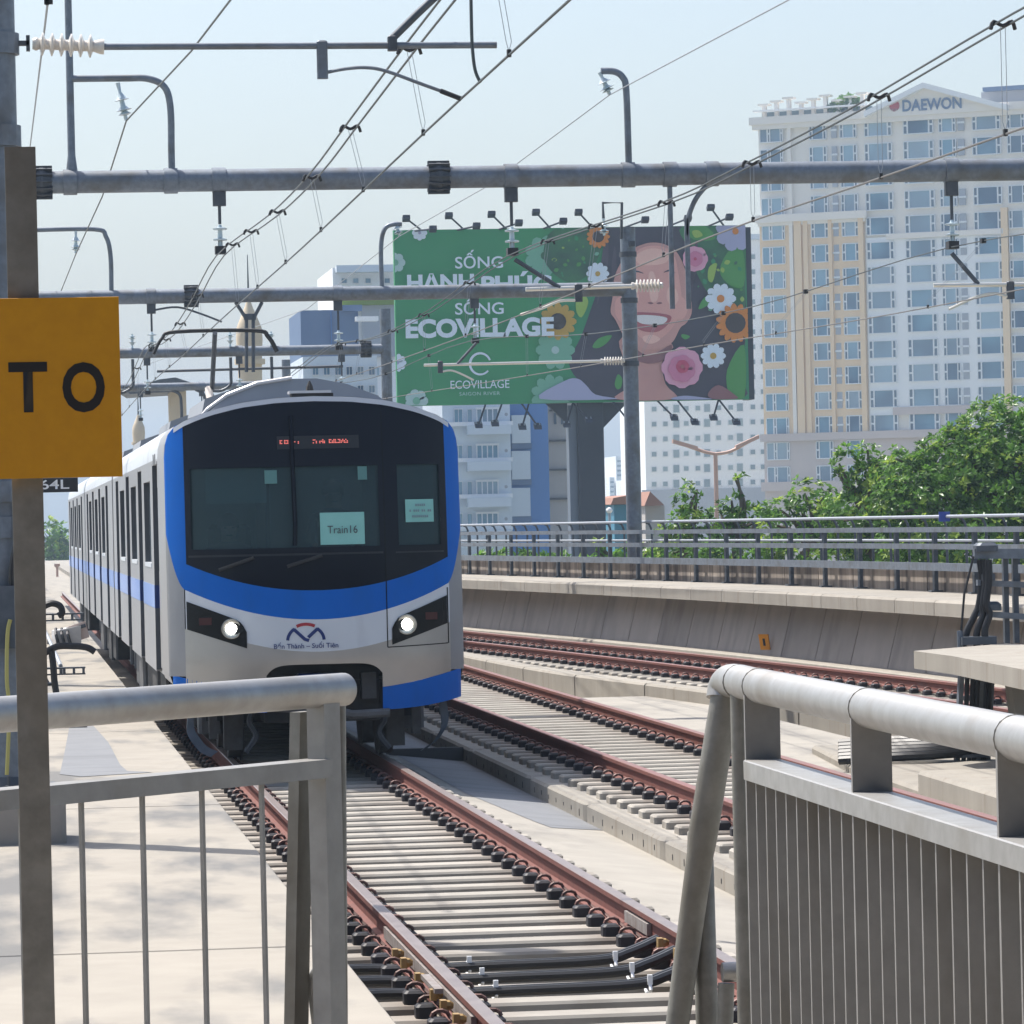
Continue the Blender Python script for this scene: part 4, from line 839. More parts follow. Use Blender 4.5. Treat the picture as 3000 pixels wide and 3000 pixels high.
M2 = smoothpath([(6.7, 14, 5.75), (6.6, 22, 5.52), (6.52, 26.8, 5.45), (6.5, 32.1, 5.35), (6.5, 37, 5.33), (6.55, 42, 5.38), (6.72, 56, 5.76), (6.55, 65, 5.5), (6.5, 74, 5.5), (6.42, 84, 5.74), (6.2, 97, 5.45), (6.05, 111, 5.75), (6, 150, 5.7)], 4)
C3 = smoothpath([(12.7, 30, 4.9), (12.35, 44, 4.9), (11.85, 56, 4.92), (10.9, 66, 4.94), (10.1, 75, 4.95), (9.25, 84, 4.97), (8.2, 95, 5), (7.0, 111, 5), (6.6, 140, 5)], 5)
M3 = smoothpath([(13.6, 30, 5.9), (13.2, 44, 5.55), (12.57, 56, 5.78), (11.4, 64.5, 5.45), (10.3, 74, 5.5), (9.2, 84, 5.82), (8.2, 95, 5.5), (7.1, 111, 5.76), (6.6, 140, 5.7)], 5)
def messenger(label, M, Cw, yd, twin, tw=.05):
    o = thing('messenger_wire', M[0], label, 'wire', GW)
    for s in ((-1, 1) if twin else (0,)):
        build(MB().tube([p+Vector((s*tw, 0, 0)) for p in M], .0085 if twin else .008, 6), 'wire_strand', 'wire_dark', o, smooth=True)
    for y in yd:
        a, b = cpt(M, y), cpt(Cw, y)
        if a is None or b is None: continue
        if twin:
            mb = MB().tube(smoothpath([a+Vector((-.085, -.02, -.035)), a+Vector((-.06, 0, .015)), a+Vector((0, 0, -.012)), a+Vector((.06, 0, .015)), a+Vector((.085, .02, -.035))], 3), .014, 6); build(mb, 'spacer_clamp', 'clamp_black', o)
        else: build(MB().obox(a, (.03, 0, 0), (0, .05, 0), (0, 0, .03)), 'spacer_clamp', 'clamp_black', o)
        for s in (-1, 1):
            build(MB().tube([a+Vector((s*.016, 0, -.02)), b+Vector((s*.016, 0, .08)), b+Vector((0, 0, .02))], .0028, 4), 'dropper', 'galv_far', o)
        build(MB().obox(b+Vector((0, 0, .01)), (.012, 0, 0), (0, .022, 0), (0, 0, .022)), 'dropper_clip', 'clamp_black', o)
wire('contact_wire', C1, .0085, 'wire_dark', 'contact wire running down over the roof of the train', GW, n=1)
messenger('twin messenger wires above the train with black spacers and thin droppers', M1, C1, [14, 20.2, 25.4, 30.4, 35.2, 39.6, 44.3, 49, 53, 62, 68, 74, 80, 90, 98, 105, 118, 126], True)
wire('contact_wire', C2, .008, 'wire_copper', 'contact wire over the empty straight track beside the train', GW, n=1)
messenger('twin messenger wires over the empty straight track crossing in front of the billboard', M2, C2, [17, 22, 27.3, 31.2, 36.6, 41.7, 47.3, 52, 60.5, 66, 71, 77, 81, 90, 96, 104], True)
wire('contact_wire', C3, .008, 'wire_copper', 'thin contact wire over the curving track nearest the wall', GW, n=1)
messenger('single messenger wire with black clips over the curving track nearest the wall', M3, C3, [38, 45, 50, 54.5, 62, 66, 70, 74.6, 79, 88, 93, 99], False)
fa = hy(370, 354, Y1); fb = hy(222, 745, Y2)
wire('feeder_wire', [(3.4, 22, 7.5), hy(675, 0, 42), hy(560, 150, 47), fa, hy(300, 575, 67), fb, hy(180, 850, 100), (1.2, 130, 7.6)], .011, 'wire_dark', 'feeder wire hung from the hoops at the left ends of the gantries', GW, n=1)
fa = hy(1786, 278, Y1); fb = hy(1170, 692, Y2)
wire('feeder_wire', [(9.2, 20, 7.8), hy(2310, 0, 43), fa, hy(1420, 550, 68), fb, hy(900, 905, 100), (4.5, 140, 7.5)], .0085, 'galv_far', 'pale thin feeder wire held by small hooks on the gantry tops', GW, n=1)
wire('stay_wire', [hy(140, 5, 30), hy(88, 430, 60), hy(60, 650, 90)], .009, 'galv_far', 'thin stay wire slanting past the near mast with a small clamp', GW)
build(MB().obox(hy(142, 6, 30), (.03, 0, 0), (0, .02, 0), (0, 0, .015)).obox(hy(138, 2, 30), (.012, 0, 0), (0, .02, 0), (0, 0, .03)), 'wire_clamp', 'clamp_black', None, label='small dark clamp at the top of the thin stay wire by the near mast', cat='clamp')
wire('jumper_wire', [hy(1378, -120, 27.2), hy(1381, 60, 27.2), hy(1384, 140, 27.2), hy(1392, 205, 27.2), hy(1408, 243, 27.2)], .011, 'wire_dark', 'short hanging jumper wire curling down to the contact wire above the train', GW)
# ---------------------------------------------------------------- left trackside stand, box on the slab
YS = 34.0
st = thing('cable_stand', (hy(112, 2130, YS).x, YS, .3), 'trackside cable stand with perforated grey arms and black cables on the slab', 'cable stand')
xs_ = hy(112, 2100, YS).x
build(MB().box(xs_-.04, xs_+.04, YS-.04, YS+.04, .3, 1.55), 'stand_post', 'gun_grey', st); build(MB().box(xs_-.12, xs_+.12, YS-.12, YS+.12, .298, .32), 'base_plate', 'galv_dark', st)
for (px, py, hh) in ((250, 1964, .03), (255, 2122, .022), (245, 1806, .03)):
    e = hy(px, py, YS); mb = MB(); z = e.z; x0_ = xs_-.3
    mb.box(x0_, e.x, YS-.06, YS-.05, z-hh, z-hh+.012); mb.box(x0_, e.x, YS-.06, YS-.05, z+hh-.012, z+hh)
    x = e.x-.005
    while x > x0_: mb.box(x-.02, x, YS-.06, YS-.05, z-hh+.012, z+hh-.012); x -= .075
    mb.box(x0_, e.x, YS-.05, YS+.05, z+hh-.008, z+hh); build(mb, 'arm', 'galv_dark', st)
for pts in ([(120, 1920), (165, 1895), (215, 1893), (255, 1897), (278, 1910)], [(150, 1900), (156, 1950), (160, 2000), (170, 2060)], [(120, 1780), (150, 1768), (175, 1775), (182, 1795), (170, 1805)]):
    build(MB().tube(smoothpath([hy(px, py, YS-.1) for px, py in pts], 5), .028, 8), 'stand_cable', 'cable_black', st, smooth=True)
bb = thing('junction_box', hz(200, 1893, .3), 'pale junction box with a tilted pinkish lid beside the train', 'box'); p = ORG[bb]
c = hy(215, 1858, p.y); build(MB().obox(c+Vector((-.12, 0, -.05)), (.22, .04, .04), (-.03, .22, 0), (0, 0, .16)), 'box_body', 'box_pale', bb)
build(MB().obox(c+Vector((.09, -.12, .04)), (.15, 0, .045), (0, .02, 0), (-.03, 0, .14)), 'box_lid', 'box_pink', bb); build(MB().obox(c+Vector((.09, -.135, .115)), (.12, 0, .036), (0, .02, 0), (-.006, 0, .03)), 'lid_label', 'gun_grey', bb)
for k in range(3): build(MB().tube(smoothpath([c+Vector((-.3+.1*k, -.1, .1)), c+Vector((-.3+.1*k, -.3, .0)), c+Vector((-.25+.1*k, -.35, -.2))], 4), .03, 6), 'box_cable', 'cable_black', bb)
rp_ = [hz(95+i*18, 1690+i*20-(i*i)*0.2, .3) for i in range(8)]
o = thing('slab_rail', (.5, 80, .3), 'thin low pipe rail running along the far walkway slab', 'rail')
build(MB().tube([(.78, 60+8*i, .42) for i in range(9)], .03, 6), 'pipe', 'galv_far', o)
for i in range(9): build(MB().box(.76, .80, 60+8*i-.02, 60+8*i+.02, .3, .42), 'pipe_foot', 'galv_dark', o)
p = hz(168, 1690, .3); o = thing('marker_post', p, 'tiny orange marker post on the far end of the slab', 'marker')
build(MB().tube([p, p+Vector((0, 0, .55))], .05, 6), 'post', 'lamp_orange', o); build(MB().obox(p+Vector((0, 0, .5)), (.12, 0, 0), (0, .03, 0), (0, 0, .06)), 'marker_plate', 'lamp_orange', o)
# ---------------------------------------------------------------- right trackside cable platform
YC = 41.5
cp = thing('cable_platform', (9.4, YC, -.22), 'raised pale concrete ledge carrying black cables near the grey wall', 'ledge')
tp = [hz(2677, 1907, .95), hz(2790, 1922, .95), hz(3120, 1985, .95), hz(3200, 1900, .95), hz(2950, 1885, .95)]
mb = MB(); n = len(tp); mb.add([p for p in tp]+[p-Vector((0, 0, .17)) for p in tp], [tuple(range(n)), tuple(range(2*n-1, n-1, -1))]+[(i, n+i, n+(i+1) % n, (i+1) % n) for i in range(n)])
build(mb, 'ledge_slab', 'concrete_kerb', cp)
a = hy(2985, 2000, 40.6); build(MB().obox((a.x+.02, 40.6, .27), (.09, 0, 0), (0, .15, 0), (-.05, 0, .5)), 'leg', 'concrete_kerb', cp); build(MB().box(a.x+.6, a.x+.85, 42.2, 42.6, -.225, .78), 'leg', 'concrete_kerb', cp)
cs = thing('cable_terminal', hy(2960, 1905, 42.3), 'steel cable terminal with three arms holding thick black cables on the concrete ledge', 'cable stand')
YT = 42.3; a = hy(2958, 1640, YT); b = hy(2968, 1905, YT)
for dx in (-.05, .05): build(MB().box(a.x+dx-.025, a.x+dx+.025, YT-.04, YT+.04, .95, a.z+.08), 'stand_post', 'gun_grey', cs)
for (p0, p1, t_) in (((2853, 1622), (3020, 1622), .05), ((2862, 1707), (3020, 1714), .03), ((2862, 1797), (3020, 1808), .03)):
    q0, q1 = hy(*p0, YT-.1), hy(*p1, YT-.1); build(MB().obox((q0+q1)/2, ((q1-q0)/2), (0, .04, 0), (0, 0, t_)), 'arm', 'galv', cs)
for (p0, sx_) in (((2885, 1607), 1), ((2890, 1692), .6), ((2895, 1780), 1)):
    q0 = hy(*p0, YT-.1); build(MB().cbox(q0.x-.10*sx_, q0.x+.12*sx_, YT-.2, YT+.02, q0.z-.03, q0.z+.06, .03), 'cable_saddle', 'gun_grey', cs)
for dx, w1 in ((-.05, -50), (.03, -8), (.09, 24)):
    pts = [(2880+dx*180, 1640), (2884+dx*150, 1700), (2876+dx*150, 1770), (2872+dx*300, 1800), (2868+w1*.7, 1850), (2870+w1, 1902)]
    build(MB().tube(smoothpath([hy(px, py, YT-.16-dx) for px, py in pts], 5), .036, 10), 'cable', 'cable_black', cs, smooth=True)
build(MB().tube([hy(2852, 1630, YT-.2), hy(2825, 1740, YT-.2), hy(2816, 1850, YT-.2)], .012, 6), 'thin_cable', 'cable_black', cs)
build(MB().tube([hy(2812, 1848, YT-.2), hy(2814, 1906, YT-.2)], .03, 8), 'conduit', 'galv', cs); q0 = hy(2862, 1890, YT-.2); build(MB().box(q0.x-.17, q0.x+.18, YT-.3, YT-.05, .952, 1.03), 'foot_box', 'gun_grey', cs)
cr_ = thing('cable_riser', hy(2860, 2245, 41.1), 'galvanized cable ladder full of black cables below the concrete ledge', 'cable ladder')
for px in (2816, 2875, 2905):
    p0, p1 = hy(px, 1975, 41.1), hy(px-14, 2252, 41.1); build(MB().obox((p0+p1)/2, (.022, 0, 0), (0, .05, 0), (p1-p0)/2), 'ladder_side', 'galv', cr_)
for px in (2834, 2850, 2864, 2890, 2900):
    build(MB().tube(smoothpath([hy(px, 1975, 41.05), hy(px-4, 2100, 41.05), hy(px-12, 2245, 41.05)], 4), .024, 8), 'riser_cable', 'cable_black', cr_)
for py in (2090, 2215): p0 = hy(2850, py, 41.0); build(MB().obox(p0, (.17, 0, 0), (0, .02, 0), (0, 0, .015)), 'ladder_rung', 'gun_grey', cr_)
cbn = thing('cable_bundle', hz(2700, 2235, -.1), 'bundle of thick black cables lying on the pale concrete behind the railing', 'cable')
for k in range(6):
    yy_ = 2164+k*10; build(MB().tube(smoothpath([hy(2460, yy_+14, 41.9-k*.15), hy(2620, yy_+4, 41.6-k*.15), hy(2740, yy_-2, 41.3-k*.1), hy(2830, yy_-14, 41.05), hy(2850, yy_-50, 41.02)], 5), .045, 8), 'cable', 'cable_black', cbn, smooth=True)
mb = MB().sweep([(0, -.25), (0, -.0), (.03, .03), (1.6, .03), (1.6, -.25)], [Vector((7.72, 24, 0)), Vector((7.8, 33, 0)), Vector((7.9, 36.9, 0))])
struct(mb, 'concrete_plinth', 'concrete_kerb')
struct(MB().sweep([(0, -.25), (0, -.17), (.03, -.14), (1.8, -.14), (1.8, -.25)], [Vector((7.95, 37.0, 0)), Vector((8.1, 41, 0)), Vector((8.4, 44.5, 0))]), 'concrete_plinth', 'concrete_kerb')
# ---------------------------------------------------------------- foreground: sign and railings
YG = 6.0
sg = thing('sign_post', (hy(118, 2900, YG).x, YG, .9), 'weathered square steel post carrying an ochre sign with black letters TO', 'sign')
a = hy(65, 434, YG); xc = hy(80, 1400, YG).x; hw = .0213
build(MB().box(xc-hw, xc+hw, YG-hw, YG+hw, .9, a.z), 'post', 'galv_post', sg)
tl, tr_, br = hy(-110, 870, YG-.035), hy(350, 869, YG-.035), hy(357, 1396, YG-.035)
sx0, sx1, sz0, sz1 = tl.x, (tr_.x+br.x)/2, br.z, tr_.z
plt = build(MB().cbox(sx0, sx1, YG-.037, YG-.034, sz0, sz1, .0005), 'sign_panel', 'sign_ochre', sg)
for txt, x0_, x1_ in (('T', 24, 141), ('O', 181, 309)):
    l, r_ = hy(x0_, 1062, YG-.037), hy(x1_, 1207, YG-.037); text_part(txt, .1, ((l.x+r_.x)/2, YG-.037, (l.z+r_.z)/2), (1, 0, 0), (0, 0, 1), 'sign_lettering', 'ink_black', sg, .0006, fit=(r_.x-l.x, l.z-r_.z), bold=.028)
for z in (sz0+.06, sz1-.06): build(MB().box(xc-.03, xc+.03, YG-.033, YG-.0215, z-.015, z+.015), 'sign_clamp', 'galv_dark', sg)
# railing across the platform end
A_, B_ = hy(0, 2065, 7.1), hy(1040, 2030, 7.8); A_.z = B_.z = 2.0; u_ = (B_-A_); u_.z = 0; u_.normalize(); nn = Vector((u_.y, -u_.x, 0))
def rp(px, py, o_=0): return hplane(px, py, A_+nn*o_, nn)
lr = thing('platform_railing', (A_.x, A_.y, .9), 'galvanized railing with thin flat bars crossing in front of the train', 'railing')
S_ = A_-u_*.8
build(MB().tube([S_, rp(1030, 2030)*1.0 if False else Vector((rp(995, 2030).x, rp(995, 2030).y, 2.0)), Vector((rp(1008, 2030).x, rp(1008, 2030).y, 2.0))], .03, 24), 'top_pipe', 'galv_rail', lr, smooth=True)
e0 = rp(955, 2030); e0.z = 2.0
pth = smoothpath([e0+Vector((0, .02, -.012)), e0+Vector((-.01, .25, -.018)), e0+Vector((-.03, .5, -.02)), e0+Vector((-.05, .62, -.03))], 5); build(MB().tube(pth, .024, 18), 'return_pipe', 'galv_rail', lr, smooth=True)
def flat(p, z0, z1, half_u, half_n): return MB().obox((p.x, p.y, (z0+z1)/2), u_*half_u, nn*half_n, (0, 0, (z1-z0)/2))
pc = rp(952, 2300); build(flat(pc, .9, 1.985, .023, .02), 'end_post', 'galv_bar', lr)
pm_ = rp(450, 2325); zc = 1.862; build(MB().obox((S_+Vector((pc.x, pc.y, 2.0)))/2+Vector((0, 0, zc-2.0)), (Vector((pc.x, pc.y, 2.0))-S_)/2-u_*.014, nn*.03, (0, 0, .0165)), 'mid_rail', 'galv_bar', lr)
for px in (-290, -113, 64, 241, 420, 595, 770): build(flat(rp(px, 2500), 1.0, zc-.0168, .0036, .0036), 'flat_bar', 'galv_bar', lr)
for px in (-290, 430): build(flat(rp(px, 2200), .9, 1.975, .006, .03), 'support_plate', 'galv_bar', lr) if px < 0 else None
build(MB().obox((S_+Vector((pc.x, pc.y, 2.0)))/2+Vector((0, 0, -1.0)), (Vector((pc.x, pc.y, 2.0))-S_)/2, nn*.02, (0, 0, .015)), 'bottom_rail', 'galv_bar', lr)
t0_ = rp(885, 2085, -.06); t1_ = rp(868, 3000, -.06); d_ = (t1_-t0_).normalized(); build(MB().obox(t0_.lerp(t1_, .9), u_*.0205, (t1_-t0_)*.9, nn*.012), 'brace', 'galv_post', lr)
t0_ = rp(994, 2060, -.03); t1_ = rp(1000, 3000, -.03); build(MB().tube([t0_, t1_, t1_+(t1_-t0_)*.85], .012, 10), 'back_post', 'galv_post', lr, smooth=True)
t0_ = rp(915, 2870, -.05); build(MB().tube(smoothpath([t0_+Vector((.02, .02, -.2)), t0_+Vector((.0, 0, -.02)), t0_+Vector((.012, .0, .02)), t0_+Vector((.03, .03, .02))], 5), .009, 8), 'lower_pipe', 'galv_rail', lr, smooth=True)
# railing along the platform edge
XRL = 1.31
rr = thing('edge_railing', (XRL, 7.8, .9), 'galvanized edge railing with closely spaced flat bars beside the curving rails', 'railing')
build(MB().tube(smoothpath([(XRL-.012, 7.74, 1.965), (XRL-.006, 7.74, 1.99), (XRL, 7.69, 2.0), (XRL, 7.5, 2.0)], 5)[:-1]+[Vector((XRL, 7.5, 2.0)), Vector((XRL, 2.4, 2.0))], .0305, 28), 'top_pipe', 'galv_rail', rr, smooth=True)
py_ = [7.42, 6.47, 5.50, 4.4, 3.3, 2.5]
for a in py_: build(MB().box(XRL-.028, XRL+.034, a-.005, a+.005, .9, 1.985), 'post_plate', 'galv_bar', rr)
build(MB().cbox(XRL-.033, XRL+.033, 2.45, 7.414, 1.838, 1.872, .002), 'mid_rail', 'galv_rail', rr)
build(MB().box(XRL-.03, XRL+.03, 2.45, 7.41, 1.0, 1.03), 'bottom_rail', 'galv_bar', rr)
for a in [7.62]+py_[:4]:                                   # weld beads where posts meet the pipe
    build(MB().tube([(XRL+.0308*math.cos(q), a, 2.0+.0308*math.sin(q)) for q in [i*math.pi/8 for i in range(17)]], .0016, 5), 'weld_bead', 'galv_post', rr)
FB = mesh_of(MB().box(-.027, .03, -.004, .004, 1.03, 1.837), 'flat_bar', 'galv_bar')
for a, b in zip(py_, py_[1:]):
    for k in range(1, 10): inst('flat_bar', FB, (XRL, a+(b-a)*k/10, 0), rr)
t0_ = Vector((XRL-.012, 7.735, 1.99)); t1_ = hy(1985, 3000, 7.76); build(MB().tube([t0_+Vector((.008, 0, 0)), t0_.lerp(t1_, .45), t0_.lerp(t1_, .5), t1_, t1_+(t1_-t0_)*.75], [.027, .0275, .025, .022, .022], 14), 'brace', 'galv_post', rr, smooth=True)
t0_ = hy(2056, 2520, 7.78); t1_ = hy(2072, 3000, 7.78); build(MB().tube([t0_+Vector((0, 0, .03)), t0_, t1_, t1_+(t1_-t0_)*1.5], [.008, .022, .021, .021], 14), 'brace_sleeve', 'galv_post', rr, smooth=True)
t0_ = hy(2163, 2005, 7.6); t1_ = hy(2186, 3000, 7.6); build(MB().tube([t0_, t1_, t1_+(t1_-t0_)*.8], .0155, 14), 'end_post', 'galv_post', rr, smooth=True)
t0_ = hy(2135, 2848, 7.7); build(MB().tube([t0_+Vector((-.02, 0, -.3)), t0_+Vector((-.005, 0, -.02))], .015, 12), 'lower_pipe', 'galv_post', rr, smooth=True)
build(MB().tube([t0_+Vector((-.012, 0, 0)), t0_+Vector((.05, 0, 0))], .018, 14), 'lower_pipe', 'galv_rail', rr, smooth=True)
# ---------------------------------------------------------------- billboard
YB = 220.0
def bp(px, py, lay=0): return hy(px, py, YB-.03*lay)
b0, b1, b2, b3 = bp(1154, 682), bp(2187, 652), bp(2191, 1170), bp(1163, 1190)
bx0, bx1, bz1, bz0 = (b0.x+b3.x)/2, (b1.x+b2.x)/2, (b0.z+b1.z)/2, (b2.z+b3.z)/2
bbd = thing('billboard', (hy(1740, 1500, YB).x, YB, -12), 'huge green roadside billboard with white lettering, flowers and a smiling face', 'billboard')
build(MB().box(bx0, bx1, YB, YB+.5, bz0, bz1), 'panel', 'pr_green', bbd)
build(MB().box(bx0+.3, bx1-.1, YB+.52, YB+2.0, bz0+.2, bz1-.2), 'panel_frame', 'bb_steel', bbd)
build(MB().box(bx1+.01, bx1+.3, YB+.1, YB+2.0, bz0, bz1-.1), 'panel_edge', 'bb_steel', bbd)
cx0, cx1 = hy(1700, 1400, YB).x, hy(1777, 1400, YB).x
build(MB().cbox(cx0, cx1, YB+.6, YB+2.2, -12, bz0+.1, .05), 'column', 'bb_steel', bbd)
build(MB().box(hy(1676, 1400, YB).x, cx0-.01, YB+.9, YB+2.0, -12, bz0-.1), 'column_flange', 'bb_steel_light', bbd)
mb = MB().prism([(0, 0), (1.3, 0), (0, -1.3)], (cx1+.01, YB+.7, bz0), (1, 0, 0), (0, 0, 1), (0, .3, 0)); build(mb, 'gusset', 'bb_steel', bbd); mb = MB().prism([(0, 0), (-1.1, 0), (0, -1.1)], (cx0-.5, YB+.7, bz0), (1, 0, 0), (0, 0, 1), (0, .3, 0)); build(mb, 'gusset', 'bb_steel', bbd)
def c13(x, y): return (1130+x/3.22, 600+y/3.22)
def c16(x, y): return (1630+x/3.22, 600+y/3.22)
def clampp(p):
    p = Vector(p); p.x = min(max(p.x, bx0+.02), bx1-.02); p.z = min(max(p.z, bz0+.02), bz1-.02); return p
def pprint(pts, name, mat, lay, crop=c16):
    mb = MB(); P = [clampp(bp(*crop(*q), lay)) for q in smoothpath_2d(pts)]; mb.add(P, [tuple(range(len(P)))]); return build(mb, name, mat, bbd)
def smoothpath_2d(pts, n=4):
    pts = [Vector((x, y, 0)) for x, y in pts]; N = len(pts); out = []
    for i in range(N):
        p0, p1, p2, p3 = pts[i-1], pts[i], pts[(i+1) % N], pts[(i+2) % N]
        for k in range(n):
            t = k/n; q = .5*((2*p1)+(p2-p0)*t+(2*p0-5*p1+4*p2-p3)*t*t+(3*p1-p0-3*p2+p3)*t**3); out.append((q.x, q.y))
    return out
pprint([(430, 215), (900, 195), (1180, 195), (1500, 400), (1760, 700), (1780, 1300), (1700, 1560), (1760, 1830), (900, 1835), (420, 1835), (250, 1700), (120, 1500), (230, 1250), (320, 1000), (420, 700), (470, 420)], 'hair_print', 'pr_hair', 1)
pprint([(1190, 200), (1780, 200), (1780, 700), (1760, 1000), (1500, 900), (1350, 700), (1250, 420)], 'leaf_print', 'pr_green_dark', 2)
for q in ([(1640, 420), (1760, 440), (1770, 760), (1640, 760), (1540, 620)], [(1610, 1560), (1770, 1320), (1775, 1820), (1640, 1810)], [(1220, 215), (1400, 200), (1500, 320), (1300, 330)]): pprint(q, 'leaf_print', 'pr_leafgreen', 3)
pprint([(-20, 230), (440, 215), (420, 420), (330, 620), (200, 720), (40, 700), (-120, 500)], 'leaf_print', 'pr_green_dark', 2)
pprint([(620, 1250), (1090, 1310), (1000, 1480), (1030, 1690), (1120, 1830), (560, 1832), (690, 1700), (640, 1480)], 'neck_print', 'pr_skin', 4)
pprint([(650, 1290), (860, 1420), (1060, 1330), (1090, 1330), (1060, 1440), (860, 1500), (640, 1400)], 'shade_print', 'pr_skin_dark', 5)
pprint([(820, 372), (910, 356), (1020, 372), (1130, 440), (1200, 570), (1240, 720), (1280, 990), (1230, 1110), (1170, 1160), (1100, 1290), (1000, 1350), (880, 1372), (760, 1330), (650, 1260), (560, 1090), (512, 1010), (530, 870), (545, 700), (600, 560), (700, 430)], 'face_print', 'pr_skin', 6)
pprint([(860, 925), (890, 918), (915, 930), (890, 938)], 'nose_print', 'pr_skin_dark', 7); pprint([(945, 930), (970, 918), (1000, 926), (970, 938)], 'nose_print', 'pr_skin_dark', 7); pprint([(1010, 640), (1065, 612), (1125, 645), (1065, 628)], 'eye_print', 'pr_hair', 7); pprint([(690, 650), (755, 620), (825, 648), (755, 636)], 'eye_print', 'pr_hair', 7)
pprint([(700, 470), (830, 410), (1000, 410), (1100, 500), (1080, 580), (900, 560), (740, 580)], 'highlight_print', 'pr_pink_light', 6.5) if False else None
pprint([(700, 520), (820, 400), (1000, 395), (1110, 480), (1150, 640), (1180, 900), (1120, 1120), (1000, 1250), (880, 1290), (760, 1220), (670, 1060), (640, 800)], 'face_print', 'pr_cheek', 6.3); pprint([(760, 470), (900, 410), (1050, 450), (1040, 540), (900, 570), (770, 550)], 'face_print', 'pr_glow', 6.4); pprint([(870, 660), (920, 640), (960, 800), (950, 900), (890, 900)], 'nose_print', 'pr_glow', 6.6); pprint([(1060, 780), (1130, 800), (1150, 900), (1090, 960), (1040, 880)], 'face_print', 'pr_glow', 6.6); pprint([(680, 800), (740, 780), (780, 880), (730, 950), (670, 900)], 'face_print', 'pr_glow', 6.6); pprint([(820, 1240), (920, 1230), (980, 1270), (900, 1310), (830, 1290)], 'face_print', 'pr_glow', 6.6)
rl_ = random.Random(21)
for k in range(70):
    x, y = ((rl_.uniform(1200, 1770), rl_.uniform(210, 1000)) if k < 44 else (rl_.uniform(-40, 430), rl_.uniform(220, 720)))
    if k < 44 and x < 1330 and y > 420: continue
    a = rl_.uniform(0, 6.28); L_ = rl_.uniform(22, 62); d = (math.cos(a), math.sin(a)); n_ = (-d[1], d[0]); wq = L_*.38
    pprint([(x, y), (x+d[0]*L_*.5+n_[0]*wq, y+d[1]*L_*.5+n_[1]*wq), (x+d[0]*L_, y+d[1]*L_), (x+d[0]*L_*.5-n_[0]*wq, y+d[1]*L_*.5-n_[1]*wq)], 'leaf_print', rl_.choice(['pr_leafgreen', 'pr_green', 'pr_mint', 'pr_green_dark', 'pr_lime', 'pr_leafgreen']), 3.2+.02*k)
for k in range(14):
    x = rl_.uniform(440, 640) if k < 8 else rl_.uniform(1230, 1330); y = rl_.uniform(300, 700); pprint([(x, y), (x+14, y+150), (x-10+rl_.uniform(-60, 10), y+420), (x-30, y+200)], 'hair_print', 'pr_hairlight', 2.2)
pprint([(560, 900), (640, 860), (700, 960), (690, 1060), (620, 1110), (560, 1040)], 'shade_print', 'pr_cheek', 6.5); pprint([(1110, 860), (1200, 880), (1240, 980), (1190, 1080), (1110, 1060), (1080, 960)], 'shade_print', 'pr_cheek', 6.5); pprint([(870, 700), (930, 690), (960, 880), (920, 915), (860, 890)], 'nose_print', 'pr_cheek', 6.5)
pprint([(690, 1030), (860, 1015), (1075, 1045), (1050, 1130), (960, 1195), (860, 1200), (760, 1160)], 'lip_print', 'pr_lip', 7); pprint([(730, 1050), (870, 1040), (1040, 1065), (1010, 1120), (900, 1130), (790, 1115)], 'teeth_print', 'pr_teeth', 8)
pprint([(1190, 1220), (1260, 1240), (1220, 1270), (1180, 1245)], 'leaf_print', 'pr_leafgreen', 7); pprint([(340, 1340), (400, 1260), (520, 1230), (480, 1300), (400, 1350)], 'leaf_print', 'pr_leafgreen', 3); pprint([(580, 1600), (620, 1640), (610, 1720), (575, 1740), (550, 1690)], 'leaf_print', 'pr_leafgreen', 7); pprint([(1340, 980), (1390, 880), (1470, 840), (1440, 930), (1390, 970)], 'leaf_print', 'pr_leafgreen', 7)
for q in ([(1280, 250), (1340, 240), (1380, 290), (1310, 310)], [(1440, 590), (1510, 550), (1500, 640), (1470, 730), (1430, 700)], [(190, 900), (270, 860), (300, 930), (240, 1060), (190, 1010)]): pprint(q, 'butterfly_print', 'pr_lime', 4)
pprint([(-160, 1830), (80, 1660), (200, 1640), (280, 1700), (370, 1790), (560, 1832)], 'shirt_print', 'pr_lilac', 5); pprint([(1090, 1835), (1200, 1800), (1400, 1820), (1450, 1835)], 'shirt_print', 'pr_lilac', 6); pprint([(1430, 1780), (1530, 1700), (1680, 1790), (1700, 1830), (1480, 1832)], 'shoulder_print', 'pr_skin_dark', 5)
pprint([(-190, 215), (250, 215), (150, 420), (60, 620), (-60, 640), (-150, 460)], 'leaf_print', 'pr_mint', 2) if False else None
def flower(cx, cy, r, n, pmat, cmat, crop=c16, lay=5, inner=.32, rot=0, wide=.75, name='flower_print'):
    mb = MB(); ux, uy = crop(cx, cy)
    for k in range(n):
        a = rot+2*math.pi*k/n; d = (math.cos(a), math.sin(a)); t = (-d[1], d[0]); wd = r*math.tan(math.pi/n)*wide
        pts = []
        for q, wq in ((.15, .4), (.55, 1.0), (.85, .95), (1.0, .35)): pts.append((d[0]*r*q+t[0]*wd*wq, d[1]*r*q+t[1]*wd*wq))
        for q, wq in ((1.0, -.35), (.85, -.95), (.55, -1.0), (.15, -.4)): pts.append((d[0]*r*q+t[0]*wd*wq, d[1]*r*q+t[1]*wd*wq))
        mb.mat(0).add([clampp(bp(*crop(cx+x, cy+y), lay+.3*(k % 2))) for x, y in pts], [tuple(range(8))])
    mb.mat(1).add([clampp(bp(*crop(cx+r*inner*math.cos(2*math.pi*k/14), cy+r*inner*math.sin(2*math.pi*k/14)), lay+1)) for k in range(14)], [tuple(range(14))])
    build(mb, name, [pmat, cmat], bbd)
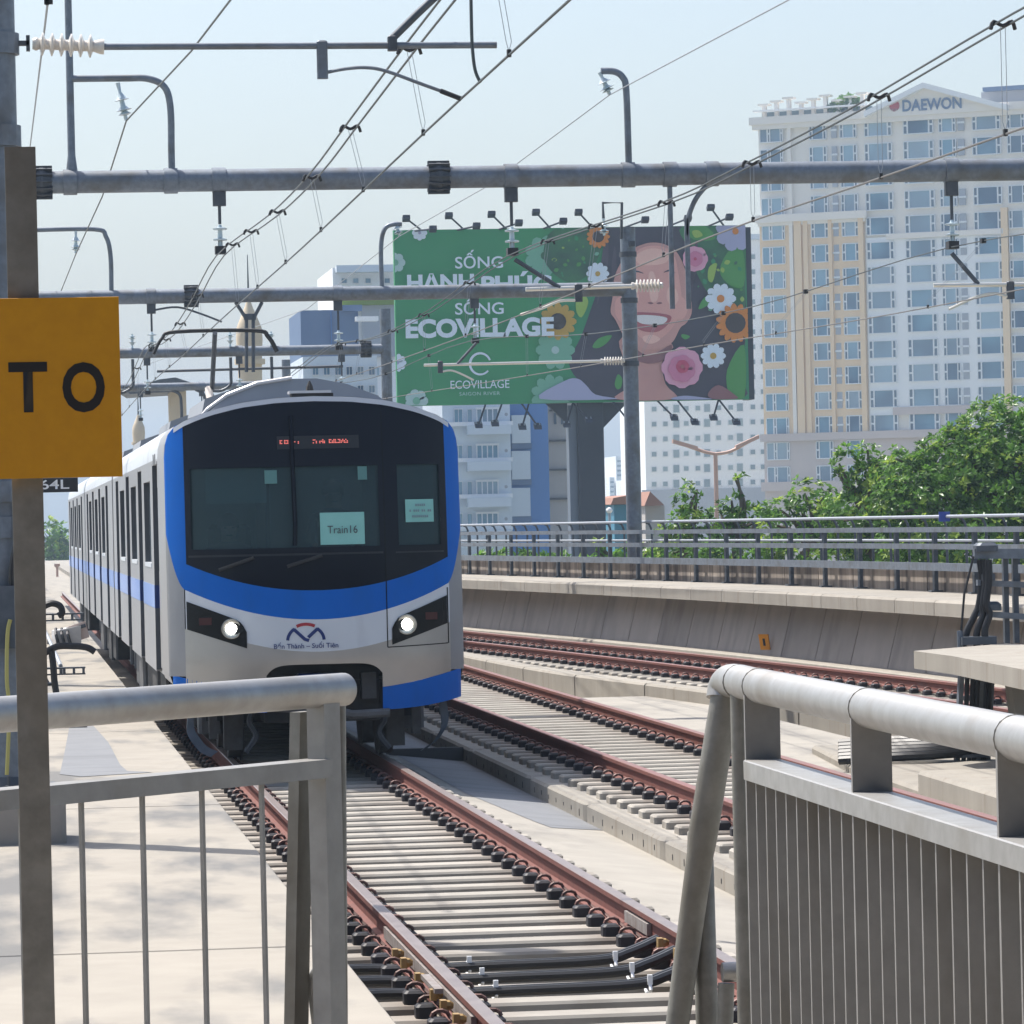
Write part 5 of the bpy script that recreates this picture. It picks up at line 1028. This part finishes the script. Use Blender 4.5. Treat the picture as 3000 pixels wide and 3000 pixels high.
flower(395, 300, 110, 13, 'pr_orange', 'pr_brown', lay=5, inner=.5); flower(390, 650, 108, 10, 'pr_white', 'pr_yellow', lay=7, inner=.22); flower(1310, 510, 120, 7, 'pr_pink_light', 'pr_rose', lay=7, inner=.3, wide=.9); flower(1310, 510, 72, 6, 'pr_pink', 'pr_rose', lay=9, inner=.22, wide=.85, rot=.5)
flower(1550, 885, 145, 10, 'pr_white', 'pr_orange', lay=7, inner=.25); flower(1690, 1115, 185, 15, 'pr_orange', 'pr_brown', lay=9, inner=.52); flower(1480, 1425, 118, 10, 'pr_white', 'pr_yellow', lay=9, inner=.26)
flower(1185, 1535, 195, 8, 'pr_pink_light', 'pr_rose', lay=9, inner=.25, wide=.9); flower(1185, 1545, 130, 7, 'pr_pink', 'pr_rose', lay=11, inner=.2, wide=.85, rot=.4); flower(1190, 1525, 62, 6, 'pr_rose', 'pr_lip', lay=12, inner=.3, wide=.85, rot=.9); flower(1690, 250, 190, 8, 'pr_lilac', 'pr_orange', lay=5, inner=.16, rot=.3)
flower(90, 545, 95, 7, 'pr_pale', 'pr_mint', c13, 3); flower(290, 1850, 110, 7, 'pr_pale', 'pr_mint', c13, 3); flower(110, 1490, 85, 9, 'pr_white', 'pr_lilac', c13, 3, .2); flower(320, 265, 72, 8, 'pr_white', 'pr_lilac', c13, 3, .2)
flower(1500, 480, 190, 9, 'pr_mint', 'pr_green_dark', c13, 1.2, .2); flower(1625, 1100, 175, 12, 'pr_yellow', 'pr_brown', c13, 3, .45); flower(1600, 1370, 185, 10, 'pr_mint', 'pr_pale', c13, 2, .2); flower(1570, 1800, 200, 11, 'pr_mint', 'pr_yellow', c13, 2.5, .2)
def btext(body, px, py, wd, ht, bold=.0, mat='pr_white', sp=1.0):
    s = FPX/ (YB*1.0)*.0 + (bp(px+100, py).x-bp(px, py).x)/100
    text_part(body, 1, bp(px, py, 13), (1, 0, 0), (0, 0, 1), 'lettering', mat, bbd, .03, bold=bold, fit=(wd*s, ht*s), spacing=sp)
btext('SỐNG', 1403, 759, 140, 54, .012); btext('HẠNH', 1291, 832, 196, 62, .04); btext('PHÚC', 1513, 826, 206, 62, .04); btext('SỐNG', 1404, 894, 142, 54, .012); btext('ECOVILLAGE', 1406, 960, 434, 56, .045)
btext('ECOVILLAGE', 1406, 1126, 172, 24, .0); btext('SAIGON', 1377, 1153.6, 62, 10, .0, 'pr_pale', 1.1); btext('RIVER', 1441, 1152.3, 48, 10, .0, 'pr_pale', 1.1)
mb = MB(); N_ = 30; rp2 = []
for k in range(N_+1):
    a = R(20)+R(300)*k/N_; wq = 3.8*(1-.6*abs(k/N_-.45)); rp2.append((1407+math.cos(a)*30, 1066-math.sin(a)*31, wq))
vs = []
for k, (x, y, wq) in enumerate(rp2):
    a = R(20)+R(300)*k/N_; vs += [bp(x+math.cos(a)*wq, y-math.sin(a)*wq, 3), bp(x-math.cos(a)*wq, y+math.sin(a)*wq, 3)]
mb.add(vs, [(2*i, 2*i+1, 2*i+3, 2*i+2) for i in range(N_)]); build(mb, 'ring_logo', 'pr_white', bbd)
for k in range(1, 8):                                     # seams between the printed sheets
    x = bx0+(bx1-bx0)*k/8; 
def flood(px, py, dx, up):
    h = hy(px, py, YB-1.6); root = Vector((h.x+dx, YB+.2, bz1-.05 if up else bz0+.05)); mb = MB().mat(0).tube([root, h], .05, 6)
    mb.mat(0).obox(h, (.19, 0, 0), (0, .2, -.08 if up else .08), (0, .04, .09)); mb.mat(0).obox(h+Vector((0, 0, .12)), (.07, 0, 0), (0, .1, 0), (0, 0, .06)); mb.mat(1).obox(h+Vector((0, .1, -.10 if up else .10)), (.16, 0, 0), (0, .14, -.05 if up else .05), (0, 0, .02)); build(mb, 'flood_lamp', ['bb_steel', 'galv_far'], bbd)
for px, py in ((1190, 640), (1315, 632), (1440, 628), (1570, 622), (1695, 622), (2082, 608)): flood(px, py, 1.0, True)
for px, py in ((1268, 671), (1396, 662), (1520, 653), (1650, 648), (1890, 644), (2015, 640), (2137, 636)): flood(px, py, -.9, True)
for px, py in ((1402, 1245), (1450, 1240), (1530, 1250), (1575, 1249), (1660, 1243), (1725, 1230), (1845, 1238), (1975, 1223), (2035, 1236), (2090, 1223), (2157, 1236)): flood(px, py, -.6 if px % 2 else .6, False)
# ---------------------------------------------------------------- apartment tower with the pediment
e_ = Vector((.864, -.503, 0)).normalized(); nT = Vector((-e_.y, e_.x, 0))*-1; OT = hy(2235, 1000, 560); 
if nT.y > 0: nT = -nT
def tp_(px, py): p = hplane(px, py, OT, nT); return ((p-OT).dot(e_), p.z)
tw = thing('apartment_tower', Vector((OT.x, OT.y, -12)), 'tall cream and white apartment tower with a pediment reading DAEWON', 'building')
def tb(mb, s0, s1, z0, z1, pr, back=.3):                  # box on the facade, pr metres proud
    c = OT+e_*((s0+s1)/2); c.z = (z0+z1)/2; c += nT*((pr-back)/2); mb.obox(c, e_*((s1-s0)/2), nT*((pr+back)/2), (0, 0, (z1-z0)/2)); return mb
sL = tp_(2231, 800)[0]; sR = tp_(3150, 500)[0]; zt = tp_(2300, 347)[1]
build(tb(MB(), sL, sR, -12, zt, 0, 28), 'wall', 'bld_pale', tw)
zA, zB_, zC = tp_(2300, 642)[1], tp_(2300, 1278)[1], tp_(2300, 1440)[1]; sM = tp_(2536, 800)[0]
build(tb(MB(), sL-.05, sM, zB_, zA, .25), 'cream_facing', 'bld_cream', tw)
build(tb(MB(), sL-.1, sR, -12, zB_-.3, .28), 'base_facing', 'bld_base', tw)
s_a, s_b = tp_(2543, 900)[0], tp_(2948, 900)[0]; build(tb(MB(), s_a, s_b, tp_(2700, 1215)[1], tp_(2700, 690)[1], .22), 'white_facing', 'bld_white', tw)
for (py, pr, hh, s0, s1) in ((352, 1.1, .5, sL-.9, sR), (366, .8, .5, sL-.6, sR), (640, .9, .5, sL-.4, sM+.5), (650, .5, .5, sL-.2, sM+.3), (1282, .9, .5, sL-.4, sR), (1425, .9, .6, sL-.4, sR), (693, .6, .35, tp_(2600, 693)[0], s_b), (1205, .6, .5, tp_(2620, 1205)[0], s_b)):
    z = tp_(2300, py)[1] if s0 < 1 else tp_(2620, py)[1]; build(tb(MB(), s0, s1, z-hh, z+hh, pr), 'cornice', 'bld_pale' if py < 1200 else 'bld_base', tw)
for px, wd, mat in ((2345, 1.0, 'bld_cream'), (2368, .6, 'bld_cream'), (2440, .5, 'bld_cream'), (2530, .7, 'bld_cream'), (2951, .9, 'bld_cream'), (2326, .5, 'bld_pale')):
    s = tp_(px, 900)[0]; build(tb(MB(), s-wd/2, s+wd/2, zB_, zA if mat == 'bld_cream' else zt, .6), 'pilaster', mat, tw)
cols_ = [(2240, 2303, 1), (2384, 2431, 0), (2474, 2519, 0), (2546, 2622, 2), (2660, 2744, 2), (2764, 2810, 0), (2862, 2941, 2), (2964, 3012, 0), (3040, 3110, 2)]
balc = [(2447, 2462), (2818, 2836)]
fl = (tp_(2280, 391)[1]-tp_(2280, 391+71.6*14)[1])/14; zr0 = tp_(2280, 391)[1]; wh = fl*.66
def win_mesh(wd, kind):
    mb = MB(); f = lambda a, b, c, d, pr, m_: tb2(mb, a, b, c, d, pr, m_)
    def tb2(mb, a, b, c, d, pr, m_): mb.mat(m_); cc = e_*((a+b)/2)+Vector((0, 0, (c+d)/2))+nT*(pr/2); mb.obox(cc, e_*((b-a)/2), nT*(pr/2), (0, 0, (d-c)/2))
    h = wh/2; w2 = wd/2
    f(-w2, w2, -h-.12, -h, .5, 0); f(-w2, w2, h, h+.12, .42, 0); f(-w2-.1, -w2, -h, h, .42, 0); f(w2, w2+.1, -h, h, .42, 0)
    if kind == 0: sp_ = [(-w2, -w2*.74, 2), (-w2*.62, w2*.62, 1), (w2*.74, w2, 2)]
    elif kind == 2: sp_ = [(-w2, -w2*.80, 2), (-w2*.70, w2*.70, 1), (w2*.80, w2, 2)]
    else: sp_ = [(-w2, -w2*.42, 1), (-w2*.30, -w2*.18, 2), (-w2*.08, w2*.8, 1), (w2*.88, w2, 2)]
    last = -w2
    for a, b, m_ in sp_:
        if a > last: f(last, a, -h, h, .40, 0)
        f(a, b, -h, h, .30, m_)
        if m_ == 2: f(a, b, -.12, .12, .33, 0)
        last = b
    return mesh_of(mb, 'window', ['win_frame', 'win_glass', 'win_glass_dark'])
for a, b, kd in cols_:
    s0, s1 = tp_(a, 818)[0], tp_(b, 818)[0]; me = win_mesh(s1-s0, kd); c = OT+e_*((s0+s1)/2)
    for k in range(15 if a < 2540 else 13): inst('window', me, (c.x, c.y, zr0-fl*k), tw)
for a, b in balc:
    s0, s1 = tp_(a, 818)[0], tp_(b, 818)[0]; mb = MB(); c = e_*0
    mb.mat(0).obox(nT*.2, e_*((s1-s0)/2), nT*.1, (0, 0, wh/2)); mb.mat(1).obox(nT*.3, e_*((s1-s0)/2+.1), nT*.12, (0, 0, .12)); me = mesh_of(mb, 'balcony_door', ['bld_grey', 'win_frame'])
    for k in range(13): q = OT+e_*((s0+s1)/2); inst('balcony_door', me, (q.x, q.y, zr0-fl*k), tw)
pe = [tp_(2545, 338), tp_(2717, 253), tp_(2962, 318)]; P3 = []
for s, z in pe: q = OT+e_*s+nT*1.0; q.z = z; P3.append(q)
mb = MB(); mb.add(P3+[p-nT*6 for p in P3], [(0, 1, 2), (5, 4, 3), (0, 3, 4, 1), (1, 4, 5, 2), (2, 5, 3, 0)]); build(mb, 'pediment', 'bld_pale', tw)
for i in (0, 1):
    a, b = P3[i], P3[i+1]; mb = MB().obox((a+b)/2+nT*.3, (b-a)/2, nT*.7, (0, 0, .35)); build(mb, 'pediment_trim', 'bld_white', tw)
s0, z0 = tp_(2738, 307); q = OT+e_*s0+nT*1.05; q.z = z0
text_part('DAEWON', 1, q, e_, (0, 0, 1), 'sign_lettering', 'bld_navy', tw, .1, bold=.03, fit=(tp_(2825, 305)[0]-tp_(2651, 305)[0], 1.55))
s0, z0 = tp_(2628, 312); q = OT+e_*s0+nT*1.1; q.z = z0; mb = MB(); disc(mb, q, e_, (0, 0, 1), .7, 18, .75); build(mb, 'sign_logo', 'emblem_red', tw)
for k in range(9):                                         # roof terrace pergola
    s0 = tp_(2228+k*36, 330)[0]; z1 = zt+1.9+(k % 3)*.35
    build(tb(MB(), s0, s0+.5, zt, z1, -.6, 1.2), 'roof_post', 'bld_pale', tw); build(tb(MB(), s0-.5, s0+1.0, z1, z1+.25, -.3, 1.6), 'roof_beam', 'bld_pale', tw)
build(tb(MB(), sL-.6, tp_(2545, 330)[0], zt+1.05, zt+1.25, .4, .5), 'roof_rail', 'bld_white', tw); build(tb(MB(), sL, tp_(2545, 330)[0], zt, zt+1.1, -1.5, 1.8), 'roof_screen', 'win_small', tw)
pv = [tp_(2855, 300), tp_(3060, 300)]; build(tb(MB(), pv[0][0], pv[1][0], zt, tp_(2900, 262)[1], -3, 9), 'roof_house', 'bld_grey', tw); build(tb(MB(), pv[0][0]+.5, pv[1][0], tp_(2900, 262)[1], tp_(2900, 250)[1], -2, 9), 'roof_house_top', 'bld_navy', tw)
# ---------------------------------------------------------------- white tower block with small square windows
YW = 620.0
wt = thing('white_tower', (hy(2060, 1400, YW).x, YW, -12), 'plain white tower block dotted with small square windows behind the billboard', 'building')
build(MB().box(hy(1890, 1300, YW).x, hy(2246, 1300, YW).x, YW, YW+25, -12, hy(2100, 690, YW).z), 'wall', 'bld_white', wt); build(MB().box(hy(1880, 1430, YW).x, hy(2250, 1430, YW).x, YW-.6, YW-.02, -12, hy(2060, 1432, YW).z), 'base_facing', 'bld_grey', wt)
build(MB().box(hy(1888, 690, YW).x, hy(2248, 690, YW).x, YW-.8, YW-.02, hy(2100, 704, YW).z, hy(2100, 688, YW).z), 'roof_band', 'bld_bluewhite', wt)
ks = 1/(FPX/YW); 
def wmesh(w2, h2): return mesh_of(MB().mat(0).box(-w2-.12, w2+.12, -.15, 0, -h2-.12, h2+.12).mat(1).box(-w2, w2, -.2, -.12, -h2, h2), 'window', ['win_frame', 'win_small'])
ws, wb_ = wmesh(.33, .33), wmesh(.43, .56)
for px, big in ((1916, 0), (1949, 0), (1981, 1), (2010, 0), (2044, 0), (2071, 1), (2105, 0), (2140, 0), (2167, 1), (2205, 0), (2235, 0)):
    for k in range(17):
        py = 1415.5-44*k-.0227*(px-2060)
        if py > 715: p = hy(px, py, YW); inst('window', wb_ if big else ws, p, wt)
# ---------------------------------------------------------------- mid distance houses
def block(name, label, px0, px1, pyt, Y, dep, mat, cat='building'):
    a, b = hy(px0, 1400, Y), hy(px1, 1400, Y); o = thing(name, ((a.x+b.x)/2, Y, -12), label, cat)
    build(MB().box(a.x, b.x, Y, Y+dep, -12, hy((px0+px1)/2, pyt, Y).z), 'wall', mat, o); return o
def rect(o, name, mat, px0, px1, py0, py1, Y, pr):        # a proud rectangle on a facade
    a, b = hy(px0, py0, Y), hy(px1, py1, Y); return build(MB().box(a.x, b.x, Y-pr, Y-.01, b.z, a.z), name, mat, o)
def window(o, px0, px1, py0, py1, Y, bars=2):
    a, b = hy(px0, py0, Y), hy(px1, py1, Y); mb = MB().mat(1).box(a.x, b.x, Y-.06, Y-.01, b.z, a.z); t_ = (b.x-a.x)*.05
    mb.mat(0).box(a.x-t_, b.x+t_, Y-.2, Y-.065, a.z, a.z+t_*2).box(a.x-t_, b.x+t_, Y-.25, Y-.065, b.z-t_*2, b.z)
    for k in range(bars+1): x = a.x+(b.x-a.x)*k/bars; mb.box(x-t_/2, x+t_/2, Y-.16, Y-.065, b.z, a.z)
    build(mb, 'window', ['win_frame', 'win_glass'], o)
Y_ = 300
h1 = block('apartment_house', 'pale blue apartment house with balcony windows seen under the billboard', 1300, 1498, 1100, Y_, 14, 'bld_bluewhite')
for k, py in enumerate((1200, 1306, 1412, 1506)):
    rect(h1, 'floor_band', 'bld_white', 1300, 1500, py+38, py+46, Y_, .5)
    window(h1, 1396, 1459, py, py+38, Y_, 4); window(h1, 1369, 1383, py, py+42, Y_, 1); window(h1, 1330, 1355, py, py+38, Y_, 2)
    rect(h1, 'balcony_front', 'bld_bluewhite', 1366, 1494, py+47, py+72, Y_, 1.1)
    q = hy(1483, py+14, Y_); build(MB().lathe((q.x, Y_, q.z), (0, -1, 0), [(0, .12), (.02, .12), (.03, .08)], 10), 'fan_grille', 'bld_grey', h1)
h2 = block('blue_building', 'building with a bright blue side wall and stacked pale panels beside the billboard column', 1498, 1609, 1080, Y_+2, 12, 'bld_blue')
for a, b in ((1217, 1298), (1322, 1404), (1430, 1512)): rect(h2, 'pale_panel', 'bld_bluewhite', 1497, 1553, a, b, Y_+2, .4); rect(h2, 'panel_band', 'bld_navy', 1497, 1556, b+2, b+16, Y_+2, .3)
h3 = block('stone_building', 'grey stone building with thin dark floor lines behind the billboard column', 1609, 1688, 1060, Y_+6, 12, 'bld_stone')
for py in (1200, 1289, 1374, 1459): rect(h3, 'floor_line', 'joint_dark', 1609, 1687, py, py+4, Y_+6, .3)
for px in (1622, 1643, 1668): rect(h3, 'window', 'win_glass_dark', px, px+8, 1210, 1243, Y_+6, .1)
h4 = block('white_house', 'white building with a pale blue roof band rising left of the billboard', 988, 1260, 782, 330, 16, 'bld_white')
rect(h4, 'roof_band', 'bld_bluewhite', 982, 1262, 780, 796, 330, 1.2)
for px in (1000, 1034, 1070, 1126): window(h4, px, px+16, 816, 829, 330, 1)
rect(h4, 'garden_strip', 'leaf_c', 1000, 1160, 882, 894, 330, 1.5); rect(h4, 'grey_bay', 'bld_grey', 1058, 1160, 896, 1045, 330, .8)
for px in (1072, 1096, 1122): window(h4, px, px+15, 1078, 1100, 330, 1)
h5 = block('navy_building', 'flat roofed navy blue block behind the gantries left of the billboard', 891, 1060, 908, 300, 12, 'bld_navy')
rect(h5, 'canopy', 'bld_white', 1038, 1104, 930, 942, 300, 1.4); rect(h5, 'upper_block', 'bld_navy', 1000, 1059, 895, 912, 300, .6); rect(h5, 'corner_strip', 'bld_blue', 968, 972, 912, 1010, 300, .2)
h6 = block('pale_building', 'pale blue low building just above the train roof', 895, 1112, 1043, 280, 12, 'bld_bluewhite')
for k in range(6): window(h6, 915+k*33, 933+k*33, 1075, 1098, 280, 2); window(h6, 915+k*33, 933+k*33, 1130, 1150, 280, 2)
for (px, py, sc_, Y, lab) in ((728, 885, 1.0, 200, 'cream stupa shaped tower with a thin spire behind the gantry beams'), (405, 1215, .62, 260, 'small cream domed turret low beside the ochre sign')):
    top = hy(px, py, Y); o = thing('spire_tower', (top.x, Y, -12), lab, 'tower'); r = .62*sc_
    build(MB().lathe((top.x, Y, -12), (0, 0, 1), [(0, r*.9), (top.z+12-2.9*sc_, r*.9)], 16), 'shaft', 'pagoda_cream', o, smooth=True)
    z0 = top.z-2.9*sc_
    build(MB().lathe((top.x, Y, z0), (0, 0, 1), [(0, r*1.15), (.25*sc_, r*1.15), (.26*sc_, r*.92), (1.2*sc_, r), (1.7*sc_, r*.95), (2.2*sc_, r*.62), (2.6*sc_, r*.35), (2.9*sc_, r*.18)], 16), 'dome', 'pagoda_cream', o, smooth=True)
    build(MB().lathe((top.x, Y, z0+2.9*sc_), (0, 0, 1), [(0, .06), (2.2*sc_, .02)], 6), 'spire', 'gun_grey', o)
cn = thing('canopy_shelter', hy(540, 1500, 190), 'distant grey wing shaped canopy on a cream pillar above the train', 'canopy'); q = hy(455, 1130, 190)
ORG[cn] = Vector((hy(525, 1160, 190).x, 190, -12)); cn.location = ORG[cn]
mb = MB().prism([(-1.4, -.15), (-1.1, -.35), (1.3, -.25), (1.6, .1), (.9, .35), (.2, .28)], q, (1, 0, 0), (0, 0, 1), (0, 6, 0)); build(mb, 'canopy_roof', 'gun_grey', cn)
a, b = hy(500, 1150, 190), hy(548, 1150, 190); build(MB().box(a.x, b.x, 191, 193, -12, a.z+.2), 'pillar', 'pagoda_cream', cn)
for (px0, px1, pyt, Y, lab) in ((1806, 1842, 1336, 1500, 'faint pale high rise far beyond the billboard column'), (1786, 1800, 1398, 1500, 'faint low rise block on the hazy horizon beside the billboard column'), (1842, 1880, 1405, 1400, 'faint wide block on the hazy horizon behind the gantry pole')):
    o = block('distant_building', lab, px0, px1, pyt, Y, 30, 'bld_white')
    for k in range(4): rect(o, 'window_band', 'win_small', px0+2, px1-2, pyt+12+k*14, pyt+17+k*14, Y, .4)
o = block('red_roof_house', 'house with an orange tiled roof between the gantry pole and the shrubs', 1888, 1945, 1482, 240, 8, 'bld_stone'); a = hy(1888, 1482, 239); b = hy(1947, 1482, 239); c = hy(1905, 1440, 239)
build(MB().prism([(0, 0), (b.x-a.x, 0), ((b.x-a.x)*.3, c.z-a.z)], (a.x, 239, a.z), (1, 0, 0), (0, 0, 1), (0, 9, 0)), 'roof', 'roof_tile', o)
o = block('teal_shed', 'teal walled shed with a brown roof at the foot of the billboard column', 1797, 1862, 1478, 230, 8, 'shed_teal'); a = hy(1790, 1478, 229.5); b = hy(1868, 1478, 229.5)
build(MB().prism([(0, 0), (b.x-a.x, 0), ((b.x-a.x)*.8, .5), ((b.x-a.x)*.1, .35)], (a.x, 229.5, a.z), (1, 0, 0), (0, 0, 1), (0, 9, 0)), 'roof', 'roof_tile', o)
# street lights
YL = 180.0; p = hy(2096, 1330, YL)
sl_ = thing('street_light', (p.x, YL, -12), 'orange street light with two upswept arms in front of the white tower', 'street light')
build(MB().tube([(p.x, YL, -12), (p.x, YL, p.z)], [.13, .09], 8), 'pole', 'lamp_orange', sl_)
for px, py, mx_ in ((1997, 1300, 2060), (2197, 1292, 2140)):
    build(MB().tube(smoothpath([p, hy(mx_, 1322 if px < 2096 else 1322, YL), hy(px, py, YL)], 5), .07, 6), 'lamp_arm', 'lamp_orange', sl_); h = hy((px+mx_)/2+(px-mx_)*.35, py+3, YL); d = (hy(px, py, YL)-hy(mx_, 1318, YL)).normalized()
    build(MB().obox(h, d*.55, (0, .16, 0), (0, 0, .08)), 'lamp_head', 'lamp_orange', sl_)
p = hy(1785, 1495, 150); gl = thing('globe_lamp', (p.x, 150, -12), 'white globe lamp on a pole at the foot of the billboard column', 'street light')
build(MB().tube([(p.x, 150, -12), (p.x, 150, p.z)], .05, 6), 'pole', 'galv_far', gl); build(MB().lathe((p.x, 150, p.z-.1), (0, 0, 1), [(0, .05), (.03, .09), (.1, .12), (.17, .09), (.2, .03)], 12), 'globe', 'paint_white', gl, smooth=True)
# ---------------------------------------------------------------- trees
def tree(name, label, bx, by, crowns, nleaf, ls, seed, group='trees beyond the wall', zb=-12):
    rnd = random.Random(seed); o = thing(name, (bx, by, zb), label, 'tree', group)
    zc = sum(c[2] for c in crowns)/len(crowns)-.6; top = Vector((bx, by, zc)); mb = MB()
    mb.tube(smoothpath([(bx, by, zb), (bx+.15, by, zb+(zc-zb)*.5), (bx-.1, by, zc)], 4), [.24-.012*i for i in range(9)], 8)
    for c in crowns:
        for k in range(3):
            t = Vector((c[0]+rnd.uniform(-.6, .6)*c[3], c[1]+rnd.uniform(-.5, .5)*c[4], c[2]+rnd.uniform(-.2, .7)*c[5])); mb.tube(smoothpath([top, top.lerp(t, .5)+Vector((rnd.uniform(-.2, .2), 0, .15)), t], 3), [.09-.011*i for i in range(7)], 5)
    build(mb, 'trunk', 'bark', o)
    lb = MB(); vol = [c[3]*c[4]*c[5] for c in crowns]; tot = sum(vol)
    for c, v in zip(crowns, vol):
        ntw = max(6, int(nleaf*v/tot/9))
        for _ in range(ntw):                                # a twig end carrying a rosette of leaves
            while True:
                d = Vector((rnd.uniform(-1, 1), rnd.uniform(-1, 1), rnd.uniform(-1, 1)))
                if .05 < d.length < 1: break
            rr_ = d.length**.45; d.normalize(); lump = 1+.22*mnoise.noise(d*2.3+Vector((seed, 0, 0)))
            t = Vector((c[0]+d.x*c[3]*rr_*lump, c[1]+d.y*c[4]*rr_*lump, c[2]+d.z*c[5]*rr_*lump)); ax = (d+Vector((0, 0, .55))+Vector((rnd.uniform(-.5, .5), rnd.uniform(-.5, .5), 0))).normalized()
            mi_ = rnd.choices((0, 1, 2), (.55, .3, .15))[0]
            for k in range(rnd.randint(7, 11)):
                a = rnd.uniform(0, 6.28); x = ax.orthogonal().normalized(); y = ax.cross(x); out = (x*math.cos(a)+y*math.sin(a)); dr = (out+ax*rnd.uniform(-.1, .9)).normalized()
                L_ = ls*rnd.uniform(.7, 1.25); wd = dr.cross(ax).normalized()*L_*rnd.uniform(.2, .28); nr = wd.cross(dr).normalized()*L_*.06; p0 = t+ax*rnd.uniform(-.25, .2)*ls+out*ls*.1
                lb.mat(mi_).add([p0, p0+dr*L_*.45+wd+nr, p0+dr*L_-nr, p0+dr*L_*.45-wd+nr, p0+dr*L_*.5-nr], [(0, 1, 4), (1, 2, 4), (2, 3, 4), (3, 0, 4)])
    tag(build(lb, 'crown', ['leaf_a', 'leaf_b', 'leaf_c'], o), kind='stuff'); return o
def cw(px, py, Y, rx, rz, ry=None): p = hy(px, py, Y); return (p.x, p.y, p.z, rx, ry or rx, rz)
tree('broadleaf_tree', 'large glossy dark green tree towering beside the cable terminal', hy(2880, 1500, 100).x, 100, [cw(2820, 1440, 100, 1.9, 1.35), cw(2930, 1330, 100, 1.5, 1.3), cw(2690, 1480, 99, 1.25, .95), cw(2990, 1420, 99, 1.6, 1.6), cw(2850, 1600, 99, 2.2, 1.0), cw(3080, 1350, 101, 1.5, 1.4), cw(2770, 1345, 100.5, .75, .75), cw(2660, 1400, 100, .9, .8)], 34000, .16, 11)
tree('broadleaf_tree', 'mid sized light green tree leaning against the large dark tree', hy(2560, 1560, 104).x, 104, [cw(2600, 1430, 104, 1.0, .8), cw(2540, 1520, 104, 1.3, .8), cw(2480, 1390, 104, .45, .75), cw(2640, 1600, 104, 1.4, .8), cw(2550, 1350, 104, .4, .5)], 9000, .16, 12)
tree('broadleaf_tree', 'loose pale green tree before the base of the apartment tower', hy(2370, 1600, 108).x, 108, [cw(2385, 1480, 108, .75, .75), cw(2310, 1530, 108, .95, .6), cw(2440, 1540, 108, .7, .55), cw(2350, 1630, 108, 1.5, .6)], 4200, .16, 13)
tree('broadleaf_tree', 'slender sapling with one tall leafy shoot above the fence rail', hy(2170, 1600, 110).x, 110, [cw(2168, 1420, 110, .25, .38), cw(2160, 1500, 110, .35, .5), cw(2110, 1530, 110, .5, .5), cw(2220, 1530, 110, .7, .5), cw(2170, 1630, 110, 1.2, .55)], 3000, .16, 14)
tree('broadleaf_tree', 'small bushy tree just right of the gantry pole', hy(2010, 1600, 112).x, 112, [cw(2015, 1470, 112, .38, .55), cw(2030, 1545, 112, .7, .5), cw(1975, 1560, 112, .5, .4), cw(2010, 1630, 112, 1.1, .5)], 2500, .16, 15)
tree('broadleaf_tree', 'low shaded tree top glimpsed between the fence bars left of the pole', hy(1800, 1640, 118).x, 118, [cw(1790, 1670, 118, 1.2, .45), cw(1880, 1640, 118, .8, .5), cw(1750, 1615, 118, .2, .3)], 1500, .23, 16)
tree('broadleaf_tree', 'low tree top glimpsed between the fence bars beside the train', hy(1560, 1640, 120).x, 120, [cw(1500, 1660, 120, 1.5, .4), cw(1620, 1665, 120, 1.0, .4), cw(1420, 1665, 120, .7, .35)], 1500, .23, 17)
tree('broadleaf_tree', 'faint bluish tree in the haze past the tail of the train', hy(160, 1600, 420).x, 420, [cw(150, 1590, 420, 2.2, 2.4), cw(185, 1620, 420, 2.0, 1.4)], 1200, .7, 18, group=None)
tree('roof_shrub', 'green shrub growing on the roof terrace of the cream apartment tower', OT.x+e_.x*tp_(2490, 310)[0], OT.y+e_.y*tp_(2490, 310)[0]+3, [cw(2490, 300, 556, 1.9, .8), cw(2450, 312, 556, 1.2, .6)], 700, .6, 19, group=None, zb=zt)
# ---------------------------------------------------------------- hazy city air
hz_ = bpy.data.materials.new('haze'); hz_.use_nodes = True; t = hz_.node_tree; t.nodes.clear(); o_ = t.nodes.new('ShaderNodeOutputMaterial'); v = t.nodes.new('ShaderNodeVolumePrincipled')
v.inputs['Color'].default_value = (.62, .80, 1.0, 1); v.inputs['Density'].default_value = .00036; v.inputs['Anisotropy'].default_value = .2; t.links.new(v.outputs[0], o_.inputs['Volume']); MATS['haze'] = hz_; hz_.cycles.homogeneous_volume = True
build(MB().box(-1600, 2600, -300, 3600, -13.5, 90), 'haze', 'haze', None, kind='stuff')
